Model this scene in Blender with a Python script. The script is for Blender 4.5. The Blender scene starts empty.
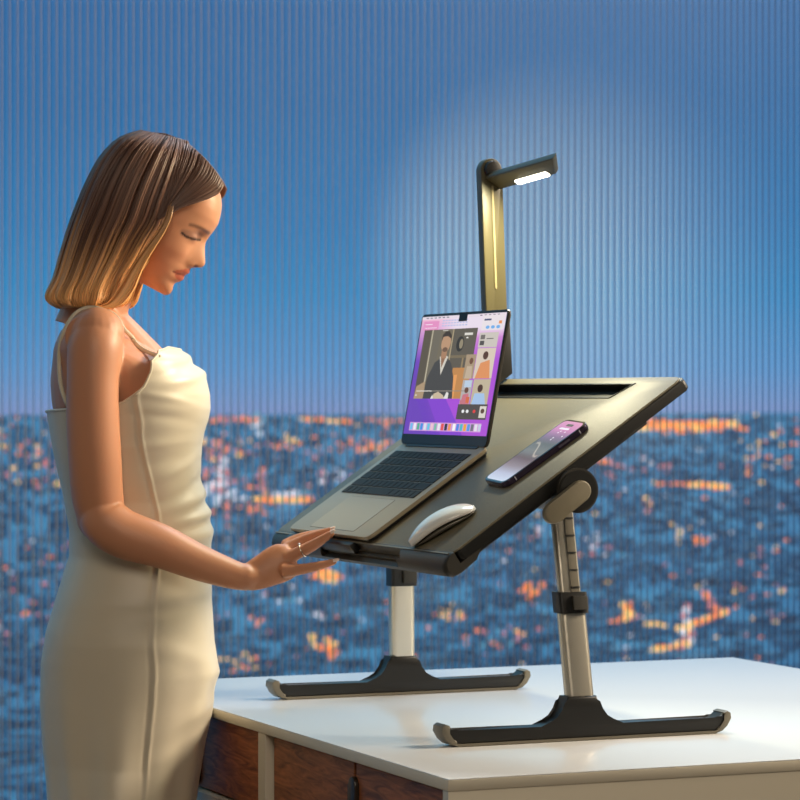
import bpy, bmesh, math, random
import numpy as np
from mathutils import Matrix, Vector

# ------------------------------------------------------------------ camera, world, lights, exposure
F_PX, YH, PSI = 2857.96, 394.0, math.radians(23.0634)
Z0 = 0.75                                     # height of the sideboard's top
CAM = Vector((-2.02197, -4.00974, Z0 + 0.5413))
FW = Vector((math.sin(PSI), math.cos(PSI), 0)); RT = Vector((math.cos(PSI), -math.sin(PSI), 0))
scene = bpy.context.scene
COL = scene.collection
cd = bpy.data.cameras.new('camera'); cam = bpy.data.objects.new('camera', cd); COL.objects.link(cam)
cam.location = CAM; cam.rotation_euler = (math.pi / 2, 0, -PSI)
cd.sensor_width = 36; cd.lens = F_PX / 800 * 36; cd.shift_y = -(400 - YH) / 800
cd.clip_start = 0.1; cd.clip_end = 60000
cd.dof.use_dof = True; cd.dof.focus_distance = 4.6; cd.dof.aperture_fstop = cd.lens / 1000 / 0.0125
scene.camera = cam
scene.view_settings.view_transform = 'Standard'; scene.view_settings.look = 'None'
scene.view_settings.gamma = 1; scene.view_settings.exposure = 0.0
scene.view_settings.use_curve_mapping = False
scene.cycles.use_denoising = True
scene.cycles.transparent_max_bounces = 24


def lin(c):
    return tuple((x / 12.92 if x <= 0.04045 else ((x + 0.055) / 1.055) ** 2.4) for x in (v / 255 for v in c))


world = bpy.data.worlds.new('dusk_sky'); scene.world = world; world.use_nodes = True
nt = world.node_tree; N = nt.nodes; N.clear()
tc = N.new('ShaderNodeTexCoord'); sx = N.new('ShaderNodeSeparateXYZ'); nt.links.new(tc.outputs['Generated'], sx.inputs[0])
mr = N.new('ShaderNodeMapRange'); mr.inputs[1].default_value = -0.10; mr.inputs[2].default_value = 0.90
nt.links.new(sx.outputs['Z'], mr.inputs[0])
ramp = N.new('ShaderNodeValToRGB'); nt.links.new(mr.outputs[0], ramp.inputs[0])
stops = [(0.0, (52, 96, 140)), (0.088, (128, 136, 188)), (0.096, (112, 142, 192)), (0.108, (82, 142, 196)), (0.135, (34, 130, 186)),
         (0.16, (24, 116, 174)), (0.20, (26, 103, 160)), (0.235, (36, 100, 156)), (0.30, (130, 214, 250)), (1.0, (130, 214, 250))]
el = ramp.color_ramp.elements
while len(el) < len(stops): el.new(0.5)
for e, (p_, c_) in zip(el, stops):
    e.position = p_; e.color = (*lin(c_), 1)
mr2 = N.new('ShaderNodeMapRange'); mr2.inputs[1].default_value = -0.6; mr2.inputs[2].default_value = 0.5
mr2.inputs[3].default_value = 0.25; mr2.inputs[4].default_value = 1.0; nt.links.new(sx.outputs['Y'], mr2.inputs[0])
bg = N.new('ShaderNodeBackground'); nt.links.new(ramp.outputs[0], bg.inputs[0])
mu = N.new('ShaderNodeMath'); mu.operation = 'MULTIPLY'; mu.inputs[1].default_value = 1.15
nt.links.new(mr2.outputs[0], mu.inputs[0]); nt.links.new(mu.outputs[0], bg.inputs[1])
wo = N.new('ShaderNodeOutputWorld'); nt.links.new(bg.outputs[0], wo.inputs[0])


def area(name, loc, target, size, power, color, size_y=None):
    l = bpy.data.lights.new(name, 'AREA'); l.energy = power; l.color = color; l.size = size
    if size_y: l.shape = 'RECTANGLE'; l.size_y = size_y
    o = bpy.data.objects.new(name, l); COL.objects.link(o); o.location = loc
    o.rotation_euler = (Vector(target) - Vector(loc)).to_track_quat('-Z', 'Y').to_euler()
    return o


area('warm_key_light', (2.9, -0.8, 2.8), (-0.3, 0.35, 1.1), 1.2, 36, (1.0, 0.84, 0.64)).data.spread = math.radians(75)  # unseen key light, added to light her and the desk from the right
area('front_fill_light', (-1.6, -2.8, 2.9), (-0.3, 0.3, 1.0), 1.6, 12, (1.0, 0.86, 0.70)).data.spread = math.radians(95)  # added soft fill from the front left, not a fitting of the room
area('window_side_fill', (0.9, 1.25, 2.9), (0.3, 0.2, 0.75), 1.2, 29, (0.84, 0.90, 1.0), 0.4)  # added light indoors beside the glass, brightens the countertop from behind

# ------------------------------------------------------------------ helpers


def mat(name, color, rough=0.5, metal=0.0, spec=0.5, emit=None, estr=0.0, coat=0.0, srgb=True):
    m = bpy.data.materials.new(name); m.use_nodes = True
    b = m.node_tree.nodes['Principled BSDF']
    c = lin(color) if srgb else color
    b.inputs['Base Color'].default_value = (*c, 1)
    b.inputs['Roughness'].default_value = rough; b.inputs['Metallic'].default_value = metal
    b.inputs['Specular IOR Level'].default_value = spec; b.inputs['Coat Weight'].default_value = coat
    if emit:
        b.inputs['Emission Color'].default_value = (*lin(emit), 1); b.inputs['Emission Strength'].default_value = estr
    return m


def noise_color(m, c1, c2, scale=(1, 1, 1), nscale=5, bump=0.0, detail=4, rough_var=None):
    nt = m.node_tree; b = nt.nodes['Principled BSDF']
    t = nt.nodes.new('ShaderNodeTexCoord'); mp = nt.nodes.new('ShaderNodeMapping'); mp.inputs['Scale'].default_value = scale
    n = nt.nodes.new('ShaderNodeTexNoise'); n.inputs['Scale'].default_value = nscale; n.inputs['Detail'].default_value = detail
    r = nt.nodes.new('ShaderNodeValToRGB'); r.color_ramp.elements[0].position = 0.3; r.color_ramp.elements[1].position = 0.7
    r.color_ramp.elements[0].color = (*lin(c1), 1); r.color_ramp.elements[1].color = (*lin(c2), 1)
    nt.links.new(t.outputs['Object'], mp.inputs[0]); nt.links.new(mp.outputs[0], n.inputs[0])
    nt.links.new(n.outputs[0], r.inputs[0]); nt.links.new(r.outputs[0], b.inputs['Base Color'])
    if bump:
        bp = nt.nodes.new('ShaderNodeBump'); bp.inputs['Strength'].default_value = bump; bp.inputs['Distance'].default_value = 0.002
        nt.links.new(n.outputs[0], bp.inputs['Height']); nt.links.new(bp.outputs[0], b.inputs['Normal'])
    return m


def vmat(name, rough=0.5, sss=0.0, spec=0.5):
    """material whose colour comes from the mesh's own colour attribute"""
    m = mat(name, (200, 200, 200), rough, 0, spec)
    nt = m.node_tree; a = nt.nodes.new('ShaderNodeVertexColor'); a.layer_name = 'col'
    nt.links.new(a.outputs[0], nt.nodes['Principled BSDF'].inputs['Base Color'])
    if sss:
        b = nt.nodes['Principled BSDF']; b.inputs['Subsurface Weight'].default_value = sss
        b.inputs['Subsurface Radius'].default_value = (0.012, 0.005, 0.003); b.inputs['Subsurface Scale'].default_value = 1
    return m


def link(name, me, parent=None, m=None, smooth=False):
    o = bpy.data.objects.new(name, me); COL.objects.link(o)
    if parent: o.parent = parent
    if m: me.materials.append(m)
    if smooth:
        for p in me.polygons: p.use_smooth = True
    return o


def frombm(name, bm, m, parent=None, smooth=False, angle=None):
    bmesh.ops.recalc_face_normals(bm, faces=bm.faces)
    me = bpy.data.meshes.new(name); bm.to_mesh(me); bm.free()
    o = link(name, me, parent, m, smooth or angle is not None)
    if angle is not None:
        me.set_sharp_from_angle(angle=math.radians(angle))
    return o


def bevel(bm, w, seg=2, edges=None):
    bmesh.ops.bevel(bm, geom=edges or list(bm.edges), offset=w, segments=seg, profile=0.5, affect='EDGES', clamp_overlap=True)


def box_bm(a, b, bw=0.0, seg=2, M=None, bm=None):
    tmp = bmesh.new()
    r = bmesh.ops.create_cube(tmp, size=1)
    for v in tmp.verts:
        v.co = Vector([(a[i] + b[i]) / 2 + v.co[i] * (b[i] - a[i]) for i in range(3)])
    if bw: bevel(tmp, bw, seg)
    if M: tmp.transform(M)
    if bm is None: return tmp
    me = bpy.data.meshes.new('t'); tmp.to_mesh(me); tmp.free(); bm.from_mesh(me); bpy.data.meshes.remove(me)
    return bm


def prism_bm(poly, lo, hi, M=None, bw=0.0, seg=2):
    """poly: 2D outline (a,b); extruded along third axis c from lo to hi; M maps (a,b,c) to place"""
    bm = bmesh.new()
    bot = [bm.verts.new((p[0], p[1], lo)) for p in poly]; top = [bm.verts.new((p[0], p[1], hi)) for p in poly]
    bm.faces.new(bot[::-1]); bm.faces.new(top)
    n = len(poly)
    for i in range(n):
        bm.faces.new((bot[i], bot[(i + 1) % n], top[(i + 1) % n], top[i]))
    if bw:
        ed = [e for f in bm.faces if len(f.verts) == n and n != 4 or (n == 4 and f.calc_area() > 0 and (all(v in bot for v in f.verts) or all(v in top for v in f.verts))) for e in f.edges]
        bevel(bm, bw, seg, list(set(ed)))
    if M: bm.transform(M)
    return bm


def rrect(x0, y0, x1, y1, r, n=6):
    pts = []
    for cx, cy, a0 in ((x1 - r, y1 - r, 0), (x0 + r, y1 - r, 90), (x0 + r, y0 + r, 180), (x1 - r, y0 + r, 270)):
        for i in range(n + 1):
            a = math.radians(a0 + 90 * i / n); pts.append((cx + r * math.cos(a), cy + r * math.sin(a)))
    return pts


def capsule(ax, ay, bx, by, r, n=12):
    d = math.atan2(by - ay, bx - ax); pts = []
    for i in range(n + 1):
        a = d - math.pi / 2 + math.pi * i / n; pts.append((bx + r * math.cos(a), by + r * math.sin(a)))
    for i in range(n + 1):
        a = d + math.pi / 2 + math.pi * i / n; pts.append((ax + r * math.cos(a), ay + r * math.sin(a)))
    return pts


XZ = Matrix(((1, 0, 0, 0), (0, 0, 1, 0), (0, 1, 0, 0), (0, 0, 0, 1)))     # (a,b,c) -> (x=a, z=b, y=c)
YZ = Matrix(((0, 0, 1, 0), (1, 0, 0, 0), (0, 1, 0, 0), (0, 0, 0, 1)))     # (a,b,c) -> (y=a, z=b, x=c)


def cut(o, cutter_bm):
    """carve a recess into o and bake the result"""
    bmesh.ops.recalc_face_normals(cutter_bm, faces=cutter_bm.faces)
    me = bpy.data.meshes.new('c'); cutter_bm.to_mesh(me); cutter_bm.free()
    c = bpy.data.objects.new('c', me); COL.objects.link(c); c.parent = o.parent
    md = o.modifiers.new('b', 'BOOLEAN'); md.operation = 'DIFFERENCE'; md.object = c; md.solver = 'EXACT'
    dg = bpy.context.evaluated_depsgraph_get(); dg.update()
    new = bpy.data.meshes.new_from_object(o.evaluated_get(dg))
    o.modifiers.clear(); o.data = new
    bpy.data.objects.remove(c); bpy.data.meshes.remove(me)


def empty(name, loc, rz=0, **props):
    o = bpy.data.objects.new(name, None); COL.objects.link(o); o.location = loc; o.rotation_euler = (0, 0, rz)
    o.empty_display_size = 0.05
    for k, v in props.items(): o[k] = v
    return o


def tag(o, **props):
    for k, v in props.items(): o[k] = v
    return o


def grid_mesh(name, rings, closed=True, caps=True, m=None, parent=None, smooth=True, cols=None):
    """rings: array (R, K, 3) joined into a tube"""
    rings = np.asarray(rings, float); R, K = rings.shape[:2]
    vs = rings.reshape(-1, 3); fs = []
    kk = K if closed else K - 1
    for i in range(R - 1):
        for j in range(kk):
            j2 = (j + 1) % K
            fs.append((i * K + j, i * K + j2, (i + 1) * K + j2, (i + 1) * K + j))
    if caps and closed:
        fs.append(tuple(range(K))[::-1]); fs.append(tuple((R - 1) * K + j for j in range(K)))
    me = bpy.data.meshes.new(name); me.from_pydata(vs.tolist(), [], fs)
    bm = bmesh.new(); bm.from_mesh(me); bmesh.ops.recalc_face_normals(bm, faces=bm.faces); bm.to_mesh(me); bm.free()
    if cols is not None: set_cols(me, np.asarray(cols, float).reshape(-1, 3))
    if name is None: return me
    return link(name, me, parent, m, smooth)


def set_cols(me, c):
    a = me.color_attributes.new('col', 'FLOAT_COLOR', 'POINT')
    c = np.concatenate([c, np.ones((len(c), 1))], 1).astype(np.float32)
    a.data.foreach_set('color', c.ravel())


def catmull(pts, n):
    pts = [np.asarray(p, float) for p in pts]; P = [2 * pts[0] - pts[1]] + pts + [2 * pts[-1] - pts[-2]]
    out = []; segs = len(pts) - 1
    for i in range(n):
        u = i / (n - 1) * segs; k = min(int(u), segs - 1); t = u - k
        a, b, c, d = P[k], P[k + 1], P[k + 2], P[k + 3]
        out.append(0.5 * ((2 * b) + (-a + c) * t + (2 * a - 5 * b + 4 * c - d) * t * t + (-a + 3 * b - 3 * c + d) * t ** 3))
    return np.array(out)


def tube_rings(path, rad, K=10, flat=1.0, up=(0, 0, 1)):
    path = np.asarray(path, float); n = len(path); rings = []
    T = np.gradient(path, axis=0); T /= np.linalg.norm(T, axis=1)[:, None] + 1e-12
    u = np.asarray(up, float)
    for i in range(n):
        s = np.cross(T[i], u); s /= np.linalg.norm(s) + 1e-12; w = np.cross(s, T[i])
        r = rad[i] if hasattr(rad, '__len__') else rad
        a = np.linspace(0, 2 * np.pi, K, endpoint=False)
        rings.append(path[i] + r * (np.cos(a)[:, None] * s + flat * np.sin(a)[:, None] * w))
    return np.array(rings)


# ------------------------------------------------------------------ materials
M_black = mat('black_plastic', (17, 16, 13), 0.45)
M_dark = mat('dark_plastic', (44, 41, 34), 0.5)
M_rim = mat('grey_rubber', (112, 106, 92), 0.45)
M_alu = mat('brushed_aluminium', (205, 198, 182), 0.34, 0.85)
M_panel = noise_color(mat('desk_leather', (84, 78, 62), 0.5, spec=0.5), (98, 92, 74), (116, 108, 86), nscale=420, bump=0.25)
M_white = mat('white_lacquer', (236, 236, 234), 0.22)
M_beige = mat('cream_lacquer', (214, 206, 186), 0.4)
M_laptop = mat('space_grey_aluminium', (164, 152, 128), 0.42, 0.12)
M_key = mat('black_keys', (46, 42, 34), 0.6, spec=0.2)
M_wood = bpy.data.materials.new('walnut_wood'); M_wood.use_nodes = True
nt = M_wood.node_tree; b = nt.nodes['Principled BSDF']; b.inputs['Roughness'].default_value = 0.55
t = nt.nodes.new('ShaderNodeTexCoord'); mp = nt.nodes.new('ShaderNodeMapping'); mp.inputs['Scale'].default_value = (1, 3.0, 22)
n1 = nt.nodes.new('ShaderNodeTexNoise'); n1.inputs['Scale'].default_value = 3.5; n1.inputs['Detail'].default_value = 8
n1.inputs['Distortion'].default_value = 1.6
r = nt.nodes.new('ShaderNodeValToRGB')
r.color_ramp.elements[0].position = 0.30; r.color_ramp.elements[0].color = (*lin((104, 56, 30)), 1)
r.color_ramp.elements[1].position = 0.72; r.color_ramp.elements[1].color = (*lin((188, 112, 64)), 1)
nt.links.new(t.outputs['Object'], mp.inputs[0]); nt.links.new(mp.outputs[0], n1.inputs[0]); nt.links.new(n1.outputs[0], r.inputs[0])
nt.links.new(r.outputs[0], b.inputs['Base Color'])

# ------------------------------------------------------------------ setting: floor, reeded window, city
fl = frombm('floor', box_bm((-4, -6, -0.1), (5, 1.75, 0)), noise_color(mat('wood_floor', (120, 95, 70), 0.4), (96, 74, 54), (128, 100, 74), (1, 8, 1), 3))
fl['kind'] = 'structure'

M_wallpaint = mat('wall_paint', (205, 200, 190), .8)
for nm, a_, b_ in (('ceiling', (-4, -6, 3.3), (5, 1.6, 3.4)), ('wall_left', (-4.1, -6, 0), (-4, 1.6, 3.3)), ('wall_right', (5, -6, 0), (5.1, 1.6, 3.3)), ('wall_behind', (-4, -6.1, 0), (5, -6, 3.3))):
    frombm(nm, box_bm(a_, b_), M_wallpaint)['kind'] = 'structure'
for nm, a_, b_ in (('trim_1', (-4, 1.48, 0), (-2.4, 1.56, 3.3)), ('trim_2', (2.88, 1.48, 0), (5, 1.56, 3.3))):
    frombm(nm, box_bm(a_, b_), M_wallpaint)['kind'] = 'structure'

GY, PITCH = 1.5, 0.0160
M_glass = bpy.data.materials.new('reeded_glass'); M_glass.use_nodes = True
nt = M_glass.node_tree; nt.nodes.clear()
out = nt.nodes.new('ShaderNodeOutputMaterial')
tc = nt.nodes.new('ShaderNodeTexCoord'); sp = nt.nodes.new('ShaderNodeSeparateXYZ'); nt.links.new(tc.outputs['Object'], sp.inputs[0])
mm = nt.nodes.new('ShaderNodeMath'); mm.operation = 'MULTIPLY'; mm.inputs[1].default_value = 2 * math.pi / PITCH
nt.links.new(sp.outputs['X'], mm.inputs[0])
cs = nt.nodes.new('ShaderNodeMath'); cs.operation = 'SINE'; nt.links.new(mm.outputs[0], cs.inputs[0])
mrp = nt.nodes.new('ShaderNodeMapRange'); mrp.inputs[1].default_value = -1; mrp.inputs[2].default_value = 1
nt.links.new(cs.outputs[0], mrp.inputs[0])
rg = nt.nodes.new('ShaderNodeValToRGB'); nt.links.new(mrp.outputs[0], rg.inputs[0])
rg.color_ramp.elements[0].color = (0.42, 0.58, 0.66, 1); rg.color_ramp.elements[0].position = 0.1
rg.color_ramp.elements[1].color = (0.98, 0.985, 0.99, 1); rg.color_ramp.elements[1].position = 0.75
tr = nt.nodes.new('ShaderNodeBsdfTransparent'); nt.links.new(rg.outputs[0], tr.inputs[0])
df = nt.nodes.new('ShaderNodeBsdfDiffuse'); df.inputs[0].default_value = (0.78, 0.80, 0.72, 1)
gl = nt.nodes.new('ShaderNodeBsdfGlossy'); gl.inputs['Roughness'].default_value = 0.4
m1 = nt.nodes.new('ShaderNodeMixShader'); m1.inputs[0].default_value = 0.09
m2 = nt.nodes.new('ShaderNodeMixShader'); m2.inputs[0].default_value = 0.012
nt.links.new(tr.outputs[0], m1.inputs[1]); nt.links.new(df.outputs[0], m1.inputs[2])
nt.links.new(m1.outputs[0], m2.inputs[1]); nt.links.new(gl.outputs[0], m2.inputs[2]); nt.links.new(m2.outputs[0], out.inputs[0])
M_clear = bpy.data.materials.new('clear_glass_back'); M_clear.use_nodes = True
nt = M_clear.node_tree; nt.nodes.clear(); out = nt.nodes.new('ShaderNodeOutputMaterial'); tr = nt.nodes.new('ShaderNodeBsdfTransparent')
tr.inputs[0].default_value = (0.97, 0.98, 0.99, 1); nt.links.new(tr.outputs[0], out.inputs[0])
nr = 330; xs = []; ys = []
for k in range(nr):
    for j in range(8):
        xs.append(-2.4 + (k + j / 8) * PITCH); ys.append(-0.0032 * math.sin(math.pi * j / 8))
vs = [(x, y, z) for z in (0, 3.3) for x, y in zip(xs, ys)]
n = len(xs); fs = [(i, i + 1, n + i + 1, n + i) for i in range(n - 1)]
b0 = len(vs); vs += [(xs[0], 0.01, 0), (xs[-1], 0.01, 0), (xs[-1], 0.01, 3.3), (xs[0], 0.01, 3.3)]
fs += [(b0 + 1, b0, b0 + 3, b0 + 2)]
me = bpy.data.meshes.new('window_1'); me.from_pydata(vs, [], fs)
win = link('window_1', me, None, M_glass); me.materials.append(M_clear); me.polygons[len(fs) - 1].material_index = 1
win.location = (0, GY, 0); win['kind'] = 'structure'

random.seed(5); GZ = -100.0


def gpt(px, py, z=GZ):                       # where on the plain a direction of view lands
    d = FW + RT * ((px - 400) / F_PX) + Vector((0, 0, (YH - py) / F_PX)); t = (z - CAM.z) / d.z
    return CAM + d * t


M_ground = noise_color(mat('dusk_city_ground', (60, 90, 120), 0.9), (70, 136, 180), (150, 196, 220), nscale=0.006, detail=8)
pl = bmesh.new(); vv = [pl.verts.new(p) for p in ((-9000, 20, 0), (16000, 20, 0), (16000, 13500, 0), (-9000, 13500, 0))]; pl.faces.new(vv)
g = frombm('ground', pl, M_ground); g.location = (0, 0, GZ); g['kind'] = 'structure'


def boxes_mesh(name, items, mats):
    vs, fs, mi = [], [], []
    for (x, y, z, sx_, sy_, sz_, a, k) in items:
        b0 = len(vs); ca, sa = math.cos(a), math.sin(a)
        for dz in (0, sz_):
            for dx, dy in ((-1, -1), (1, -1), (1, 1), (-1, 1)):
                X, Y = dx * sx_ / 2, dy * sy_ / 2
                vs.append((x + X * ca - Y * sa, y + X * sa + Y * ca, z + dz))
        for q in ((0, 1, 5, 4), (1, 2, 6, 5), (2, 3, 7, 6), (3, 0, 4, 7), (4, 5, 6, 7), (3, 2, 1, 0)):
            fs.append(tuple(b0 + i for i in q)); mi.append(k)
    me = bpy.data.meshes.new(name); me.from_pydata(vs, [], fs)
    for m_ in mats: me.materials.append(m_)
    me.polygons.foreach_set('material_index', mi); me.update()
    return link(name, me)


blocks = []
bm_cols = [mat('city_block', c, 0.8) for c in ((96, 150, 182), (120, 166, 196), (78, 128, 162), (176, 182, 200))]
for i in range(10500):
    py = 418 + (810 - 418) * random.random() ** 1.5; px = random.uniform(-40, 840) if i < 4200 else random.choice((random.uniform(-1000, -40), random.uniform(840, 1800)))
    p = gpt(px, py); dist = (p - CAM).dot(FW); s = dist / F_PX
    w_ = random.uniform(5, 20) * s ** 0.5 * 0.8; h_ = random.uniform(2, 8) * s ** 0.6
    blocks.append((p.x, p.y, GZ + .2, w_, w_ * random.uniform(.6, 1.4), h_, random.uniform(0, 3.1), random.choice((0, 0, 1, 1, 2, 2, 3))))
tag(boxes_mesh('city_buildings', blocks, bm_cols), kind='stuff', label='blurred low city blocks spreading below the window in blue dusk', category='city')


def emat(name, c, s):
    m = mat(name, (20, 20, 20), 0.8, emit=c, estr=s * .88); m.cycles.emission_sampling = 'NONE'; return m


E_or, E_am, E_pk, E_wh, E_cy = (emat('orange_street_light', (255, 134, 62), 1.5), emat('amber_street_light', (255, 196, 110), 1.6),
                                emat('pink_city_light', (236, 138, 140), 1.0), emat('white_city_light', (226, 226, 240), 1.3),
                                emat('cyan_city_light', (110, 190, 226), 0.8))
lights = []


def lamp_at(px, py, wpx, hpx, k):
    p = gpt(px, py, GZ + 12); s = (p - CAM).dot(FW) / F_PX
    lights.append((p.x, p.y, GZ + 12, wpx * 1.2 * s, 2 * s, hpx * 1.3 * s, -PSI + random.uniform(-.3, .3), k))


def cluster(cx, cy, rx, ry, n, ks, w=(1.5, 5), h=(1, 3)):
    for _ in range(n):
        lamp_at(random.gauss(cx, rx), max(416, random.gauss(cy, ry)), random.uniform(*w), random.uniform(*h), random.choice(ks))


def street(x0, y0, x1, y1, n, ks, w=(3, 6), h=(1.5, 3)):
    for i in range(n):
        u = (i + random.random()) / n
        lamp_at(x0 + (x1 - x0) * u + random.gauss(0, 1), y0 + (y1 - y0) * u + random.gauss(0, .8), random.uniform(*w), random.uniform(*h), random.choice(ks))


OR, AM, PK, WH, CY = range(5)
cluster(690, 427, 26, 2.6, 75, (OR, OR, OR, AM), (4, 11), (1.5, 3.5)); street(630, 424, 725, 427, 26, (OR,), (5, 9))
street(690, 486, 727, 489, 20, (AM, OR, AM), (5, 9), (2, 3.5)); street(655, 486, 690, 484, 6, (OR,), (3, 6), (1, 2))
street(212, 421, 260, 421, 16, (OR, PK)); street(300, 420, 350, 423, 15, (OR, AM)); street(365, 421, 405, 423, 8, (OR,), (2, 5), (1, 2))
cluster(258, 425, 3, 6, 10, (WH, CY), (3, 5), (2, 4)); cluster(200, 443, 8, 2, 9, (AM, OR)); cluster(225, 453, 12, 7, 22, (OR, PK, AM)); cluster(292, 440, 4, 3, 6, (AM,))
street(272, 496, 308, 494, 16, (WH, WH, CY), (3, 6), (1.5, 3)); street(255, 501, 312, 502, 24, (OR, AM, OR), (4, 7), (2, 4)); cluster(258, 485, 6, 9, 14, (PK, OR))
cluster(218, 486, 7, 12, 34, (PK, PK, WH), (3, 6), (2, 5)); cluster(236, 497, 5, 3, 6, (WH,)); cluster(330, 447, 40, 5, 34, (OR, PK, OR), (2, 5), (1, 2))
cluster(380, 447, 16, 4, 14, (OR, AM)); cluster(330, 478, 12, 8, 12, (PK, WH)); cluster(240, 512, 20, 6, 14, (OR, PK))
cluster(325, 577, 7, 3, 15, (OR, AM, OR), (4, 7), (2, 4)); cluster(326, 650, 6, 6, 16, (OR, OR, AM), (3, 6), (2, 4)); cluster(312, 646, 2, 4, 4, (AM, CY))
cluster(318, 616, 4, 2, 5, (WH,)); cluster(237, 664, 12, 4, 12, (OR, AM)); cluster(290, 600, 14, 8, 8, (CY, WH)); cluster(255, 625, 10, 4, 7, (OR, PK))
street(590, 460, 620, 466, 10, (OR, PK)); cluster(655, 466, 18, 4, 12, (PK, WH)); cluster(570, 455, 8, 4, 6, (OR,)); cluster(648, 505, 4, 3, 6, (AM, PK))
cluster(530, 592, 6, 3, 10, (AM, OR, OR), (3, 6), (2, 4)); cluster(456, 616, 10, 4, 10, (OR, AM)); cluster(628, 614, 5, 4, 11, (OR, AM), (3, 6), (2, 4)); street(610, 622, 640, 618, 9, (OR, PK), (3, 5), (1, 2))
street(678, 632, 728, 612, 22, (OR, AM, AM), (4, 6), (2, 4)); cluster(686, 634, 4, 10, 16, (AM, PK, WH), (4, 6), (3, 5)); street(703, 592, 718, 614, 10, (OR, PK)); street(655, 651, 690, 646, 14, (OR, AM), (3, 6), (2, 4))
cluster(700, 541, 6, 2, 8, (OR,)); cluster(680, 531, 8, 5, 6, (AM, WH)); street(645, 626, 668, 626, 6, (AM,)); cluster(594, 545, 10, 6, 8, (PK, WH)); cluster(540, 530, 16, 8, 10, (WH, CY, PK))
cluster(480, 640, 20, 8, 12, (CY, OR)); cluster(520, 640, 20, 8, 12, (PK, AM)); cluster(30, 460, 26, 20, 40, (OR, PK, AM)); cluster(770, 450, 22, 16, 30, (OR, AM)); cluster(770, 600, 22, 30, 24, (OR, AM, PK)); cluster(30, 600, 26, 36, 24, (OR, PK))
for _ in range(330):
    lamp_at(random.uniform(-30, 830), 418 + 250 * random.random() ** 1.4, random.uniform(1, 4), random.uniform(.8, 2), random.choice((OR, OR, PK, PK, WH, CY, CY, AM)))
for _ in range(900):
    lamp_at(random.choice((random.uniform(-1000, -40), random.uniform(840, 1800))), 418 + 250 * random.random() ** 1.4, random.uniform(2, 6), random.uniform(1, 3), random.choice((OR, OR, AM, PK, WH, CY)))
tag(boxes_mesh('city_lights', lights, [E_or, E_am, E_pk, E_wh, E_cy]), kind='stuff', label='orange and white street lights of the distant city at dusk', category='lights')

# ------------------------------------------------------------------ sideboard under the desk
SX0, SX1, SY0, SY1 = -0.387, 0.91, -0.342, 1.13
sb = empty('sideboard', (0.26, 0.39, 0), 0, label='white-topped sideboard with walnut drawer fronts below the window', category='sideboard')
OFF = -Vector(sb.location)
TR = Matrix.Translation(OFF)


def sbpart(name, bm, m, parent=sb, **k):
    bm.transform(TR if parent is sb else Matrix.Identity(4)); return frombm(name, bm, m, parent, **k)


ctop = sbpart('countertop', box_bm((SX0, SY0, Z0 - 0.018), (SX1, SY1, Z0 - .0014), 0.002, 2), M_beige, angle=40)
tsh = frombm('white_surface', box_bm((SX0 + .0006, SY0 + .0006, Z0 - 0.0018), (SX1 - .0006, SY1 - .0006, Z0), 0.0008, 2), M_white, ctop, angle=40)
tsh.data.transform(TR)
sbpart('front_panel', box_bm((SX0 + .001, SY0 + .001, 0.05), (SX1 - .001, SY0 + .02, Z0 - 0.018)), M_beige)
sbpart('back_panel', box_bm((SX0 + .001, SY1 - .02, 0.05), (SX1 - .001, SY1 - .001, Z0 - 0.018)), M_beige)
sbpart('side_panel', box_bm((SX1 - .02, SY0 + .02, 0.05), (SX1 - .001, SY1 - .02, Z0 - 0.018)), M_beige)
sbpart('bottom_panel', box_bm((SX0 + .001, SY0 + .02, 0.05), (SX1 - .02, SY1 - .02, 0.07)), M_beige)
sbpart('plinth', box_bm((SX0 + .03, SY0 + .03, 0.0), (SX1 - .03, SY1 - .03, 0.05)), M_black)
sbpart('divider', box_bm((SX0 + .001, 0.398, 0.07), (SX0 + .40, 0.432, Z0 - 0.018), 0.001, 1), M_beige)
for z in (Z0 - .172, Z0 - .326, Z0 - .48, Z0 - .634):
    sbpart('shelf', box_bm((SX0 + .001, SY0 + .02, z), (SX0 + .40, 0.398, z + .018)), M_beige)
    sbpart('shelf', box_bm((SX0 + .001, .432, z), (SX0 + .40, SY1 - .02, z + .018)), M_beige)
Mh = mat('dark_handle', (40, 30, 20), 0.4)
for i in range(4):
    z1 = Z0 - .022 - i * .154; z0_ = z1 - .128
    for (a, b_, hy) in ((SY0 + .03, 0.036, None), (0.040, 0.394, 0.036), (0.436, 1.10, .77)):
        d = sbpart('drawer_front', box_bm((SX0 + .014, a + .002, z0_), (SX0 + .034, b_ - .002, z1), 0.0015, 1), M_wood)
        if hy:
            h = frombm('handle', prism_bm(capsule(hy, z0_ + .018, hy, z1 - .035, .014), SX0 + .006, SX0 + .016, YZ, .003, 2), Mh, d, angle=40)
            h.data.transform(TR)

# ------------------------------------------------------------------ folding laptop desk
DY = -0.042; TH = math.radians(34.0708)
AV = Vector((math.cos(TH), 0, math.sin(TH))); NV = Vector((-math.sin(TH), 0, math.cos(TH)))
PO = Vector((-0.24815, 0, Z0 + 0.29863))
# (v, y, n) -> world
PM = Matrix(((AV.x, 0, NV.x, PO.x), (0, 1, 0, 0), (AV.z, 0, NV.z, PO.z), (0, 0, 0, 1)))
PW, PD = 0.759, 0.481
Y0, Y1 = DY, DY + PW
desk = empty('folding_laptop_desk', (0, 0.37, Z0), 0, label='black tilting folding laptop desk on two silver legs standing on white sideboard', category='laptop desk')
DI = Matrix.Translation(-Vector(desk.location))


def dpart(name, bm, m, parent=desk, **k):
    bm.transform(DI); return frombm(name, bm, m, parent, **k)


top = dpart('desk_panel', prism_bm(rrect(0.0, Y0, PD, Y1, .016), -.0035, 0, PM, .0012, 2), M_panel, angle=35)
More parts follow.
